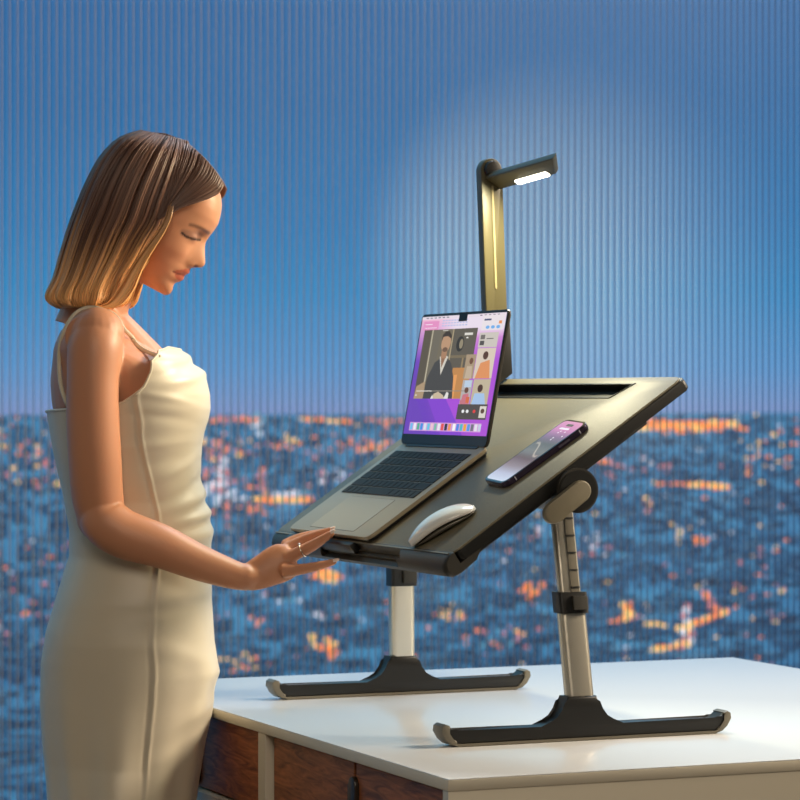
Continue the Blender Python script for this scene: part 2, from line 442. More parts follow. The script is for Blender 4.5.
# recess for pens along the upper edge
cutter = prism_bm([(0.4235, 0.108), (0.460, 0.090), (0.460, 0.665), (0.4235, 0.665)], -.0135, .02, PM); cutter.transform(DI)
cut(top, cutter)
under = dpart('under_frame', prism_bm(rrect(0.008, Y0 - .001, PD + .003, Y1 + .001, .008), -.022, -.0036, PM, .004, 3), M_black, angle=40)
cutter = prism_bm([(0.4235, 0.108), (0.460, 0.090), (0.460, 0.665), (0.4235, 0.665)], -.0135, .02, PM); cutter.transform(DI)
cut(under, cutter)
# raised rim round the tray
rimp = [(0.4205, 0.111), (0.4635, 0.086), (0.4635, 0.668), (0.4205, 0.668)]
inn = [(0.4235, 0.108), (0.460, 0.090), (0.460, 0.665), (0.4235, 0.665)]
bm = bmesh.new(); o_ = [bm.verts.new((a, c, .0014)) for a, c in rimp]; i_ = [bm.verts.new((a, c, .0014)) for a, c in inn]
o0 = [bm.verts.new((a, c, 0)) for a, c in rimp]; i0 = [bm.verts.new((a, c, -.013)) for a, c in inn]
for k in range(4):
    k2 = (k + 1) % 4
    bm.faces.new((o_[k], o_[k2], i_[k2], i_[k])); bm.faces.new((o0[k], o0[k2], o_[k2], o_[k])); bm.faces.new((i_[k], i_[k2], i0[k2], i0[k]))
bm.transform(PM)
dpart('tray_rim', bm, M_dark)
# wrist bar with a slot for the stopper
prof = [(0.004, -.0002), (0.0, 0.0008), (-.012, -.002), (-.021, -.009), (-.0245, -.018), (-.023, -.027), (-.016, -.0335), (-.004, -.036), (.03, -.034), (.045, -.023), (.045, -.0225), (0.004, -.0215)]
rings = []
for y, s in ((Y0 - .0012, .80), (Y0 + .001, .90), (Y0 + .004, .97), (Y0 + .009, 1), (Y1 - .02, 1), (Y1 - .010, .96), (Y1 - .003, .82), (Y1 + .0005, .6)):
    rings.append([tuple(DI @ (PM @ Vector((.006 + (v - .006) * (s if v < 0.006 else 1), y, -.014 + (n + .014) * (.5 + .5 * s))))) for v, n in prof])
lip = grid_mesh('wrist_bar', rings, m=M_dark, parent=desk); lip.data.set_sharp_from_angle(angle=math.radians(35))
for (ya, yb, na) in ((0.145, 0.63, -.012),):
    cutter = prism_bm([(-.004, ya), (-.004, yb), (-.0185, yb + .004), (-.0185, ya - .014)], na - .004, .01, PM); cutter.transform(DI)
    cut(lip, cutter)
cutter = prism_bm([(-.012, .15), (-.012, .47), (-.04, .47), (-.04, .13)], -.0205, .01, PM); cutter.transform(DI)
cut(lip, cutter)
dpart('trim_strip', box_bm((-.0035, Y0 + .006, 0.0004), (-.0005, Y1 - .006, .0014), 0, 0, PM), M_rim)
stp = dpart('stopper', box_bm((-.0165, .33, -.013), (-.0055, .50, .0045), .002, 2, PM), M_black, angle=40)
st2 = dpart('stopper', box_bm((-.0165, .60, -.013), (-.0055, .627, .0045), .002, 2, PM), M_black, angle=40)

# cross beam and brackets below the panel
dpart('cross_beam', box_bm((.215, .02, -.052), (.255, .69, -.023), .005, 2, PM), M_black, angle=40)
for yb in (-.020, .678):
    dpart('bracket_rail', box_bm((.045, yb, -.034), (.40, yb + .034, -.0225), .003, 2, PM), M_black, angle=40)

PVX, PVZ = -0.037, 0.392


def leg_set(yb, ydir, ycap, hx0=0.0):
    """foot, tube and pivot for one end; ydir = direction in which the tube leans"""
    pts = [(-.221, 0), (.221, 0), (.234, .004), (.243, .011), (.249, .022), (.248, .029), (.242, .031), (.236, .027), (.230, .0205), (.223, .0185),
           (.072, .0215), (.053, .025), (.041, .032), (.032, .044), (.027, .056), (.0255, .066)]
    pts = [(x + (hx0 if z > .021 and x < .1 else 0), z) for x, z in pts] + [(-x + (hx0 if z > .021 and x < .1 else 0), z) for x, z in pts[:1:-1]]
    bm = prism_bm([(x, z + Z0 + .0035) for x, z in pts], yb - .017, yb + .017, XZ, .004, 3)
    ft = dpart('foot', bm, M_black, angle=40)
    sole = [(-.224, 0), (.224, 0), (.238, .006), (.236, .009), (.224, .004), (-.224, .004), (-.236, .009), (-.238, .006)]
    dpart('rubber_sole', prism_bm([(x, z + Z0 + .0002) for x, z in sole], yb - .0185, yb + .0185, XZ, .001, 1), M_rim, ft)
    for s in (-1, 1):
        c_ = [(.227, .001), (.237, .0035), (.246, .011), (.253, .023), (.252, .032), (.246, .0355), (.2385, .033), (.242, .028), (.242, .020), (.237, .013), (.227, .009)]
        dpart('end_cap', prism_bm([(x * s, z + Z0 + .0005) for x, z in c_], yb - .0188, yb + .0188, XZ, .0025, 2), M_rim, ft, angle=40)
    lean = .18 * ydir; dx = ((-.018 if ydir > 0 else -.026) - hx0) / .32                        # tube direction per metre of height

    def seg(name, z0, z1, w, d, m, parent, bw=.006, ox=0, oy=0):
        bm = bmesh.new(); r = []
        for z in (z0, z1):
            cx = ox + hx0 + dx * (z - .06) + .003; cy = yb + oy + lean * (z - .06)
            r.append([bm.verts.new((cx + a, cy + b_, Z0 + z)) for a, b_ in rrect(-w / 2, -d / 2, w / 2, d / 2, bw, 4)])
        k = len(r[0]); bm.faces.new(r[0][::-1]); bm.faces.new(r[1])
        for i in range(k): bm.faces.new((r[0][i], r[0][(i + 1) % k], r[1][(i + 1) % k], r[1][i]))
        return dpart(name, bm, m, parent, angle=40)
    lg = seg('leg', .062, .205, .046, .026, M_alu, desk, .010)
    inner = seg('inner_tube', .200, PVZ - .012, .037, .019, M_alu, lg, .007)
    gr = -1
    seg('adjustment_strip', .212, PVZ - .02, .015, .002, M_rim, inner, .0008, ox=.0062, oy=-.0098)
    for i in range(5):
        seg('notch', .236 + i * .027, .2385 + i * .027, .0155, .003, M_black, inner, .0008, ox=.0062, oy=-.0102)
    col = seg('height_clamp', 0.197, .230, .049, .033, M_black, lg, .005)
    seg('clamp_lever', .203, .224, .026, .007, M_dark, col, .002, ox=.008, oy=-.0195)
    # pivot housing
    py = yb + lean * (PVZ - .06)
    a, b_ = min(py - .014, ycap), max(py + .014, ycap)
    dpart('pivot_housing', prism_bm([(PVX + .0335 * math.cos(t), Z0 + PVZ + .0335 * math.sin(t)) for t in np.linspace(0, 2 * math.pi, 40, endpoint=False)], a, b_, XZ, .004, 3), M_black, angle=40)
    hx, hz = .028, .045
    poly = [(PVX - .020, Z0 + PVZ - .020), (PVX - .072, Z0 + PVZ - .040), (PVX - .079, Z0 + PVZ - .030), (PVX + .030, Z0 + PVZ + .043), (PVX + .066, Z0 + PVZ + .066), (PVX + .060, Z0 + PVZ + .045), (PVX + .030, Z0 + PVZ - .008)]
    dpart('pivot_bracket', prism_bm(poly, py - .010, py + .010, XZ, .003, 2), M_black, angle=40)
    return py


py_near = leg_set(0.0, 1, -.046, -.012)
leg_set(0.738, -1, .70)
ring_ = [(PVX + .0350 * math.cos(t), Z0 + PVZ + .0350 * math.sin(t)) for t in np.linspace(0, 2 * math.pi, 48, endpoint=False)]
dpart('pivot_disc', prism_bm(ring_, -.051, -.045, XZ, .002, 2), M_dark, angle=40)
ring2 = [(PVX + .0315 * math.cos(t), Z0 + PVZ + .0315 * math.sin(t)) for t in np.linspace(0, 2 * math.pi, 48, endpoint=False)]
dpart('pivot_face', prism_bm(ring2, -.0525, -.0505, XZ, .0008, 1), M_black, angle=40)
dpart('tilt_lever', prism_bm(capsule(-.085, Z0 + .3575, -.037, Z0 + .392, .0160, 14), -.066, -.053, XZ, .003, 3), mat('grey_lever', (120, 112, 92), .5), angle=40)

# ------------------------------------------------------------------ lamp on the desk
lamp = empty('desk_lamp', (0.128, 0.61, Z0 + .545), 0, label='slim black column lamp with lit horizontal arm rising behind the laptop', category='lamp')
LI = Matrix.Translation(-Vector(lamp.location))


def lpart(name, bm, m, parent=lamp, **k):
    bm.transform(LI); return frombm(name, bm, m, parent, **k)


def post(z): return .118 + (.950 - z) * .040          # centre x of the leaning column at height z over the counter


ang = math.atan(.040)
PT = Matrix.Translation((post(.94), .612, Z0 + .94)) @ Matrix.Rotation(-ang, 4, 'Y')
M_lamp = mat('lamp_plastic', (84, 78, 54), 0.42)
w = .0205
outl = [(-w, -.394), (w, -.366)] + [(w * math.cos(a), w * math.sin(a)) for a in np.linspace(0, math.pi, 16)]
lpart('lamp_post', prism_bm(outl, -.011, .011, PT @ XZ, .002, 2), M_lamp, angle=40)
lpart('lamp_foot', prism_bm([(-.024, -.3965), (.025, -.3635), (.0235, -.255), (-.0225, -.255)], -.016, .014, PT @ XZ, .003, 2), M_black, angle=40)
lpart('cable_channel', prism_bm(capsule(0, -.21, 0, -.03, .0018, 6), -.0122, -.0108, PT @ XZ), mat('channel_grey', (150, 138, 104), .4), angle=40)
lpart('lamp_joint', prism_bm([(.0155 * math.cos(t), .0155 * math.sin(t)) for t in np.linspace(0, 2 * math.pi, 32, endpoint=False)], -.021, .0125, PT @ XZ, .002, 2), M_black, angle=40)
# arm along -y, rolled so that the light faces down and towards the person
roll = math.radians(33)
AM_ = Matrix.Translation((.123, .6, Z0 + .920)) @ Matrix.Rotation(math.radians(-3), 4, 'X') @ Matrix.Rotation(roll, 4, 'Y') @ Matrix.Translation((0, -.6, 0))
poly = [(-.020, .278), (-.020, .592), (.020, .592), (.020, .300)]
arm = lpart('lamp_arm', prism_bm([(-.018, .325), (-.018, .600), (.0185, .600), (.0185, .380)], -.0065, .0075, AM_, .0035, 3), M_lamp, angle=40)
M_led = mat('lit_light_panel', (250, 245, 225), .4, emit=(255, 250, 225), estr=6.0)
lpart('light_panel', prism_bm(rrect(.005, .392, .0170, .520, .0055, 5), -.0085, -.0066, AM_), M_led)
lpart('light_bezel', prism_bm(rrect(.0035, .388, .0180, .526, .006, 5), -.0072, -.0063, AM_), M_black)
ll = bpy.data.lights.new('lamp_light', 'AREA'); ll.shape = 'RECTANGLE'; ll.size = .03; ll.size_y = .09; ll.energy = 5.0; ll.color = (1.0, .90, .58); ll.spread = math.radians(178)
lo = bpy.data.objects.new('lamp_light', ll); COL.objects.link(lo); lo.parent = lamp
lo.matrix_local = LI @ AM_ @ Matrix.Translation((.008, .450, -.0110))

sl = bpy.data.lights.new('glass_glow_spot', 'SPOT'); sl.energy = 90; sl.color = (1.0, .92, .60); sl.spot_size = math.radians(46); sl.spot_blend = 1.0; sl.shadow_soft_size = .01  # added spot aimed at the window, makes the glow on the glass
so = bpy.data.objects.new('glass_glow_spot', sl); COL.objects.link(so); so.parent = lamp
sp0 = Vector((.140, .47, Z0 + .895)); so.location = LI @ sp0
so.rotation_euler = (Vector((.66, 1.5, Z0 + .82)) - sp0).to_track_quat('-Z', 'Y').to_euler()

# ------------------------------------------------------------------ laptop
BY0, BY1, BV0, BV1, BN = .273, .632, -.001, .258, .013
lap = empty('laptop', (-.15, .48, Z0 + .372), 0, label='open grey laptop with a video call on its purple screen, lying on the tilted desk', category='laptop')
PI_ = Matrix.Translation(-Vector(lap.location))


def pp(name, bm, m, parent=lap, **k):
    bm.transform(PI_); return frombm(name, bm, m, parent, **k)


# feet of the laptop lift it slightly
base = pp('base', prism_bm(rrect(BV0, BY0, BV1, BY1, .010), .0065, BN, PM, .0018, 3), M_laptop, angle=40)
pp('base_shade', prism_bm(rrect(BV0 + .002, BY0 + .002, BV1 - .002, BY1 - .002, .010), .0024, .0066, PM, .0015, 2), M_black, base, angle=40)  # lower half of the base, black in place of the shade there
for a in (BV0 + .03, BV1 - .03):
    for c in (BY0 + .03, BY1 - .03):
        pp('rubber_foot', prism_bm([(a + .007 * math.cos(t), c + .007 * math.sin(t)) for t in np.linspace(0, 6.283, 16, endpoint=False)], .0002, .0026, PM), M_black)
KX0, KX1, KY0, KY1 = .108, .236, BY0 + .020, BY1 - .020
kb = pp('keyboard', prism_bm(rrect(KX0, KY0, KX1, KY1, .003), BN, BN + .0003, PM), mat('keyboard_well', (112, 106, 92), .5))
pp('trackpad', prism_bm(rrect(.010, BY0 + .080, .100, BY1 - .080, .005), BN, BN + .0004, PM), mat('trackpad_grey', (164, 152, 128), .42, .12))
pp('trackpad_edge', prism_bm(rrect(.0093, BY0 + .0793, .1007, BY1 - .0793, .005), BN, BN + .0002, PM), M_dark)
rows = [14, 14, 14, 13, 12]
kh = (KX1 - KX0) / 6


def key(a0, a1, c0, c1):
    g_ = .0014
    bm = prism_bm(rrect(a0 + g_, c0 + g_, a1 - g_, c1 - g_, .0015, 2), BN + .0003, BN + .0014, PM)
    pp('key', bm, M_key, kb)


# far to near in v: function row on top; y decreases to the right of the typist
for r_ in range(6):
    a1 = KX1 - r_ * kh; a0 = a1 - kh
    if r_ == 0: ws = [1.5] + [1] * 12 + [1]
    elif r_ == 1: ws = [1] * 13 + [1.5]
    elif r_ == 2: ws = [1.5] + [1] * 13
    elif r_ == 3: ws = [1.75] + [1] * 11 + [1.75]
    elif r_ == 4: ws = [2.25] + [1] * 10 + [2.25]
    else: ws = [1, 1, 1, 1.25, 5, 1.25, 1, 1, 1, 1]
    tot = sum(ws); y = KY1
    for w_ in ws:
        y2 = y - (KY1 - KY0) * w_ / tot
        key(a0, a1, y2, y); y = y2
pp('hinge', prism_bm(rrect(BV1 - .008, BY0 + .03, BV1 + .003, BY1 - .03, .002), BN - .010, BN + .0015, PM, .001, 1), M_black)
# lid: frame (d along lid height, y, normal towards the typist)
hp = PM @ Vector((BV1 - .002, 0, BN + .001)); la = math.radians(10.5)
LA = Vector((math.sin(la), 0, math.cos(la))); LN = Vector((-math.cos(la), 0, math.sin(la)))
LM = Matrix(((LA.x, 0, LN.x, hp.x), (0, 1, 0, 0), (LA.z, 0, LN.z, hp.z), (0, 0, 0, 1)))
LH = .232
lid = pp('lid', prism_bm(rrect(0, BY0, LH, BY1, .009), -.005, .0, LM, .0015, 2), mat('lid_dark_grey', (58, 55, 48), .4), angle=40)
pp('screen_bezel', prism_bm(rrect(.001, BY0 + .001, LH - .001, BY1 - .001, .008), 0, .0008, LM), M_black, lid)


# screen space: u 0..1 left to right for the typist (y falls), w 0..1 bottom to top
SD0, SD1, SYL, SYR = .018, .227, BY1 - .005, BY0 + .005


def shift_w(w): return w - .065 * max(0, min(1, (.86 - w) / .3)) if w < .86 else w


def scr(u, w): return (SD0 + (SD1 - SD0) * w, SYL + (SYR - SYL) * u)


scrmats = {}


def semit(c):
    if c not in scrmats: scrmats[c] = mat('screen_colour', (5, 5, 5), .4, spec=.12, emit=c, estr=.95)
    return scrmats[c]


disp = None


def smart(items, name, layer):
    """items: (polygon in screen space, colour); one mesh of thin tiles lying on the screen"""
    me = bpy.data.meshes.new(name); vs, fs, mi, ms = [], [], [], []
    for k, (poly, c) in enumerate(items):
        b0 = len(vs); nn = .0009 + (layer + k * .02) * .00012
        for u, w_ in poly:
            d, y = scr(u, w_); vs.append(PI_ @ (LM @ Vector((d, y, nn))))
        fs.append(tuple(range(b0, b0 + len(poly))))
        if c not in ms: ms.append(c)
        mi.append(ms.index(c))
    me.from_pydata([tuple(v) for v in vs], [], fs)
    for c in ms: me.materials.append(semit(c))
    me.polygons.foreach_set('material_index', mi); me.update()
    return link(name, me, disp or lid)


def R_(u0, w0, u1, w1): return [(u0, w0), (u1, w0), (u1, w1), (u0, w1)]


def EL(u, w_, a, b_, n=18): return [(u + a * math.cos(t), w_ + b_ * math.sin(t)) for t in np.linspace(0, 2 * math.pi, n, endpoint=False)]


M_wall = bpy.data.materials.new('wallpaper'); M_wall.use_nodes = True
nt = M_wall.node_tree; b = nt.nodes['Principled BSDF']; b.inputs['Base Color'].default_value = (.01, .01, .01, 1); b.inputs['Roughness'].default_value = .4; b.inputs['Specular IOR Level'].default_value = .12
disp = None
me = bpy.data.meshes.new('display'); vs = []; fs = []; cols = []
NU, NW = 24, 40
for j in range(NW + 1):
    for i in range(NU + 1):
        u, w_ = i / NU, j / NW; d, y = scr(u, w_); vs.append(tuple(PI_ @ (LM @ Vector((d, y, .0009)))))
        top_ = np.array((246, 190, 214.)); mid = np.array((176, 84, 214.)); low = np.array((112, 70, 186.)); pale = np.array((238, 224, 238.))
        q = w_ + .25 * (u - .3)
        c = low + (mid - low) * min(1, max(0, (u + w_ * .6 - .35) * 2.2)); c = c + (top_ - c) * min(1, max(0, (w_ - .62) * 2.8))
        if w_ > .80: c = c + (pale - c) * min(1, max(0, (u - .18) * 4)) * min(1, (w_ - .80) * 12)
        cols.append(lin(c))
for j in range(NW):
    for i in range(NU):
        a = j * (NU + 1) + i; fs.append((a, a + 1, a + NU + 2, a + NU + 1))
me.from_pydata(vs, [], fs); set_cols(me, np.array(cols))
a_ = nt.nodes.new('ShaderNodeVertexColor'); a_.layer_name = 'col'; nt.links.new(a_.outputs[0], b.inputs['Emission Color']); b.inputs['Emission Strength'].default_value = .95
disp = link('display', me, lap, M_wall)
# wallpaper bands
smart([([(.30, 0), (.46, 0), (.20, .34), (.06, .34)], (116, 70, 200)), ([(.46, 0), (.72, 0), (.42, .34), (.20, .34)], (136, 72, 208)),
       ([(.72, 0), (.84, .05), (.62, .34), (.42, .34)], (172, 82, 216))], 'wallpaper_bands', 0)
# menu bar
smart([(R_(0, .975, 1, 1), (236, 222, 232))] + [(R_(.05 + i * .05, .983, .08 + i * .05, .991), (120, 110, 130)) for i in range(6)] + [(R_(.70 + i * .05, .983, .725 + i * .05, .991), (120, 110, 130)) for i in range(5)], 'menu_bar', 2)
smart([(R_(.455, .945, .555, 1.02), (12, 12, 12))], 'camera_notch', 6)
# pink widgets and clock area top
smart([(R_(.03, .885, .22, .96), (232, 148, 196)), (R_(.05, .90, .20, .905), (255, 240, 250)), (R_(.05, .93, .14, .936), (255, 240, 250))], 'pink_note', 3)
smart([(R_(.26 + .035 * i, .91 + .022 * (j % 3), .285 + .035 * i, .921 + .022 * (j % 3)), (190, 196, 230)) for i in range(9) for j in range(3)], 'calendar', 3)
# main video window
U0, U1, W0, W1 = .055, .70, .30, .885
V = lambda u, w_: (U0 + (U1 - U0) * u, W0 + (W1 - W0) * w_)
VR = lambda a, b_, c, d: [V(a, b_), V(c, b_), V(c, d), V(a, d)]
VE = lambda u, w_, a, b_: [V(u + a * math.cos(t), w_ + b_ * math.sin(t)) for t in np.linspace(0, 2 * math.pi, 20, endpoint=False)]
VP = lambda pts: [V(*p_) for p_ in pts]
smart([(VR(0, 0, 1, 1), (120, 110, 90)), (VR(0, 0, .14, 1), (96, 86, 70)), (VR(.155, .1, .175, 1), (196, 186, 160)), (VR(.19, .3, .32, 1), (116, 108, 92)), (VR(.56, .3, 1, 1), (100, 92, 78)),
       (VR(.55, .38, .57, 1), (178, 160, 126)), (VR(.57, .58, 1, .62), (126, 112, 86)), (VE(.72, .78, .07, .11), (60, 54, 46)), (VE(.74, .78, .035, .07), (150, 138, 112)), (VR(.80, .42, .83, .58), (150, 130, 96)),
       (VR(.66, 0, 1, .44), (196, 138, 78)), (VR(.70, 0, .76, .34), (232, 160, 92)), (VP([(0, 0), (.20, 0), (.17, .25), (.02, .18)]), (176, 150, 118))], 'video_backdrop', 3)
smart([(VP([(.18, 0), (.20, .30), (.30, .52), (.42, .60), (.52, .60), (.62, .50), (.70, .30), (.74, 0)]), (78, 74, 70)), (VP([(.38, .60), (.45, .34), (.54, .60), (.46, .63)]), (212, 206, 192)), (VP([(.40, .62), (.44, .44), (.50, .62)]), (150, 112, 84)),
       (VR(.40, .58, .50, .70), (172, 130, 98)), (VE(.455, .80, .088, .135), (190, 150, 116)), (VP([(.365, .82), (.37, .92), (.42, .97), (.49, .97), (.545, .90), (.54, .86), (.47, .90), (.39, .89)]), (70, 58, 46)),
       (VE(.455, .705, .05, .035), (120, 92, 70)), (VP([(.36, 0), (.38, .07), (.46, .10), (.56, .05), (.60, 0)]), (206, 186, 156)), (VP([(.33, 0), (.36, .06), (.38, 0)]), (236, 232, 224)), (VP([(.58, 0), (.62, .10), (.66, .08), (.66, 0)]), (232, 228, 220))], 'video_caller', 5)
smart([(VR(.04, .104, .95, .116), (150, 142, 128)), (VR(.04, .105, .34, .115), (240, 236, 226)), (VR(.78, .90, .93, .935), (226, 222, 212)), (VR(.82, .855, .86, .875), (226, 222, 212)), (VR(.36, .975, .46, .985), (210, 206, 196)), (VR(.03, .04, .06, .06), (220, 216, 206))], 'player_bar', 8)
# side panels
LOW = lambda poly: [(u, shift_w(w_)) for u, w_ in poly]
smart([(LOW(p_), c_) for p_, c_ in [(R_(.74, .86, .985, .985), (238, 228, 232)), (R_(.76, .94, .84, .955), (90, 90, 120)), (R_(.93, .91, .965, .935), (236, 150, 90)), (EL(.81, .885, .022, .014), (120, 178, 236)), (EL(.87, .885, .022, .014), (120, 178, 236)), (EL(.93, .885, .022, .014), (120, 178, 236)),
       (R_(.735, .745, .95, .845), (208, 200, 190)), (R_(.75, .76, .80, .79), (90, 84, 80)), (R_(.75, .80, .80, .83), (120, 112, 106)), (R_(.82, .80, .90, .806), (110, 104, 98))]], 'notification_panel', 4)
smart([(LOW(p_), c_) for p_, c_ in [(R_(.74, .53, .95, .74), (220, 204, 186)), (R_(.63, .32, .745, .52), (184, 178, 176)), (R_(.755, .32, .95, .525), (196, 182, 154)), (R_(.62, .53, .735, .70), (172, 150, 122))]], 'call_tiles', 5)
smart([(LOW(p_), c_) for p_, c_ in [([(.76, .53), (.80, .64), (.90, .66), (.93, .53)], (226, 150, 96)), (EL(.845, .69, .030, .028), (92, 62, 46)), ([(.64, .32), (.655, .40), (.72, .41), (.74, .32)], (206, 120, 132)), (EL(.69, .435, .024, .024), (110, 74, 54)), (R_(.655, .46, .735, .515), (190, 208, 226)),
       ([(.77, .32), (.79, .41), (.90, .41), (.93, .32)], (170, 198, 232)), (EL(.845, .45, .030, .032), (82, 56, 42)), ([(.64, .53), (.65, .62), (.71, .62), (.72, .53)], (196, 176, 150)), (EL(.69, .655, .022, .022), (120, 84, 60)), (R_(.70, .33, .74, .38), (214, 110, 70))]], 'call_people', 7)
smart([(LOW(p_), c_) for p_, c_ in [(R_(.62, .195, .965, .32), (86, 78, 72)), (EL(.69, .262, .016, .014), (240, 240, 240)), (EL(.74, .262, .016, .014), (240, 240, 240)), (EL(.82, .262, .016, .014), (226, 70, 66)), (R_(.88, .21, .955, .305), (222, 214, 204)), (EL(.915, .265, .022, .02), (96, 70, 54)), (R_(.635, .325, .70, .355), (200, 120, 130))]], 'call_controls', 8)
dock = [(R_(.07, .028, .93, .100), (214, 160, 220))]
dc = [(120, 190, 240), (240, 240, 245), (90, 180, 150), (70, 150, 230), (220, 230, 240), (110, 200, 230), (240, 200, 210), (130, 190, 170), (235, 235, 240), (230, 90, 80), (60, 60, 70), (240, 150, 90), (250, 250, 250), (90, 140, 230), (80, 190, 200), (240, 170, 60), (90, 160, 230), (120, 120, 130), (230, 230, 236), (200, 210, 230)]
for i, c in enumerate(dc):
    u = .095 + i * .0425 + (.012 if i > 11 else 0); dock.append((R_(u - .016, .036, u + .016, .092), c))
smart(dock, 'dock', 9)

# ------------------------------------------------------------------ phone and mouse


def phone():
    # corners in panel space (v, y)
    A = Vector((.166, .052)); B = Vector((.330, .038)); c = (A + B) / 2
    dirv = (B - A).normalized(); per = Vector((-dirv.y, dirv.x)); L_, W_ = .172, .092
    cen = A + dirv * L_ / 2 + per * W_ / 2
    M = PM @ Matrix(((dirv.x, per.x, 0, cen.x), (dirv.y, per.y, 0, cen.y), (0, 0, 1, 0), (0, 0, 0, 1)))
    ph = empty('smartphone', M.translation, 0, label='purple-edged smartphone lying face up on the desk panel right of the laptop', category='phone')
    I = Matrix.Translation(-M.translation)
    Mside = mat('purple_steel', (70, 60, 82), .25, .6)

    def q(name, bm, m, parent=ph, **k): bm.transform(I @ M); return frombm(name, bm, m, parent, **k)
    bd = q('body', prism_bm(rrect(-L_ / 2, -W_ / 2, L_ / 2, W_ / 2, .014, 8), .0012, .0105, None, .0016, 3), Mside, angle=40)
    q('camera_bump', prism_bm(rrect(L_ / 2 - .05, -.035, L_ / 2 - .01, .005, .008), .0003, .0013), M_black)
    q('glass_front', prism_bm(rrect(-L_ / 2 + .001, -W_ / 2 + .001, L_ / 2 - .001, W_ / 2 - .001, .013, 8), .0104, .0110), mat('phone_glass', (20, 18, 22), .12))
    # lit wallpaper with its own gradient along the phone
    m = bpy.data.materials.new('phone_wallpaper'); m.use_nodes = True; nt = m.node_tree; b = nt.nodes['Principled BSDF']
    b.inputs['Base Color'].default_value = (.02, .02, .02, 1); b.inputs['Roughness'].default_value = .15
    a = nt.nodes.new('ShaderNodeVertexColor'); a.layer_name = 'col'; nt.links.new(a.outputs[0], b.inputs['Emission Color']); b.inputs['Emission Strength'].default_value = .95; b.inputs['Specular IOR Level'].default_value = .15
    vs, fs, cs = [], [], []; n1_, n2_ = 60, 30
    X0, X1, Yw = -L_ / 2 + .0045, L_ / 2 - .0045, W_ / 2 - .0045
    st = [(0, (206, 212, 228)), (.12, (186, 186, 206)), (.24, (140, 128, 136)), (.36, (104, 88, 90)), (.50, (122, 110, 96)), (.62, (98, 86, 72)), (.74, (140, 100, 128)), (.85, (206, 130, 176)), (1, (226, 158, 200))]
    for i in range(n1_ + 1):
        for j in range(n2_ + 1):
            u = i / n1_; v = j / n2_ * 2 - 1; x = X0 + (X1 - X0) * u; y = Yw * v
            e = max(0, abs(x) - ((X1 - X0) / 2 - .010)); lim = Yw - (.010 - math.sqrt(max(0, .010 ** 2 - e ** 2)) if e > 0 else 0)
            vs.append((x, y / Yw * lim, .0112))
            for k in range(len(st) - 1):
                if st[k][0] <= u <= st[k + 1][0]:
                    f = (u - st[k][0]) / (st[k + 1][0] - st[k][0]); c = np.array(st[k][1]) * (1 - f) + np.array(st[k + 1][1]) * f; break
            # flower-like swirl lines
            sw = abs((u - .52) - .10 * math.sin(v * 2.6)); c = c + (np.array((236, 214, 190)) - c) * max(0, 1 - sw / .022) * .75 * (1 if abs(v) < .75 else .2)
            cs.append(lin(c))
    for i in range(n1_):
        for j in range(n2_):
            k = i * (n2_ + 1) + j; fs.append((k, k + n2_ + 1, k + n2_ + 2, k + 1))
    me = bpy.data.meshes.new('screen'); me.from_pydata([tuple(I @ M @ Vector(v)) for v in vs], [], fs); set_cols(me, np.array(cs))
    sc = link('screen', me, ph, m)
    q('front_camera', prism_bm(capsule(X1 - .010, -.010, X1 - .010, .010, .0028, 8), .0112, .0115), M_black, sc)
    mi = mat('screen_icon', (5, 5, 5), .3, emit=(250, 240, 250), estr=.9)
    rnd = random.Random(3)
    for i in range(7):
        x = X1 - .020 - rnd.random() * .030; y = rnd.uniform(-.03, .03)
        q('icon', box_bm((x - .0014, y - .0014, .0113), (x + .0014, y + .0014, .0115)), mi, sc)
    q('icon', prism_bm(capsule(X1 - .02, -.014, X1 - .02, .018, .0022, 6), .0113, .0115), mi, sc)
    for x in (-L_ / 2 + .022, L_ / 2 - .020):
        q('antenna_band', box_bm((x - .0009, -W_ / 2 - .0002, .0026), (x + .0009, -W_ / 2 + .0008, .0092)), mat('pale_band', (210, 206, 214), .4), bd)
    q('side_button', prism_bm(capsule(L_ / 2 - .062, .006, L_ / 2 - .042, .006, .0014, 6), -.0008, .0006, Matrix.Translation((0, -W_ / 2, 0)) @ XZ), mat('button_steel', (120, 112, 130), .3, .7), bd)
    return ph


phone()


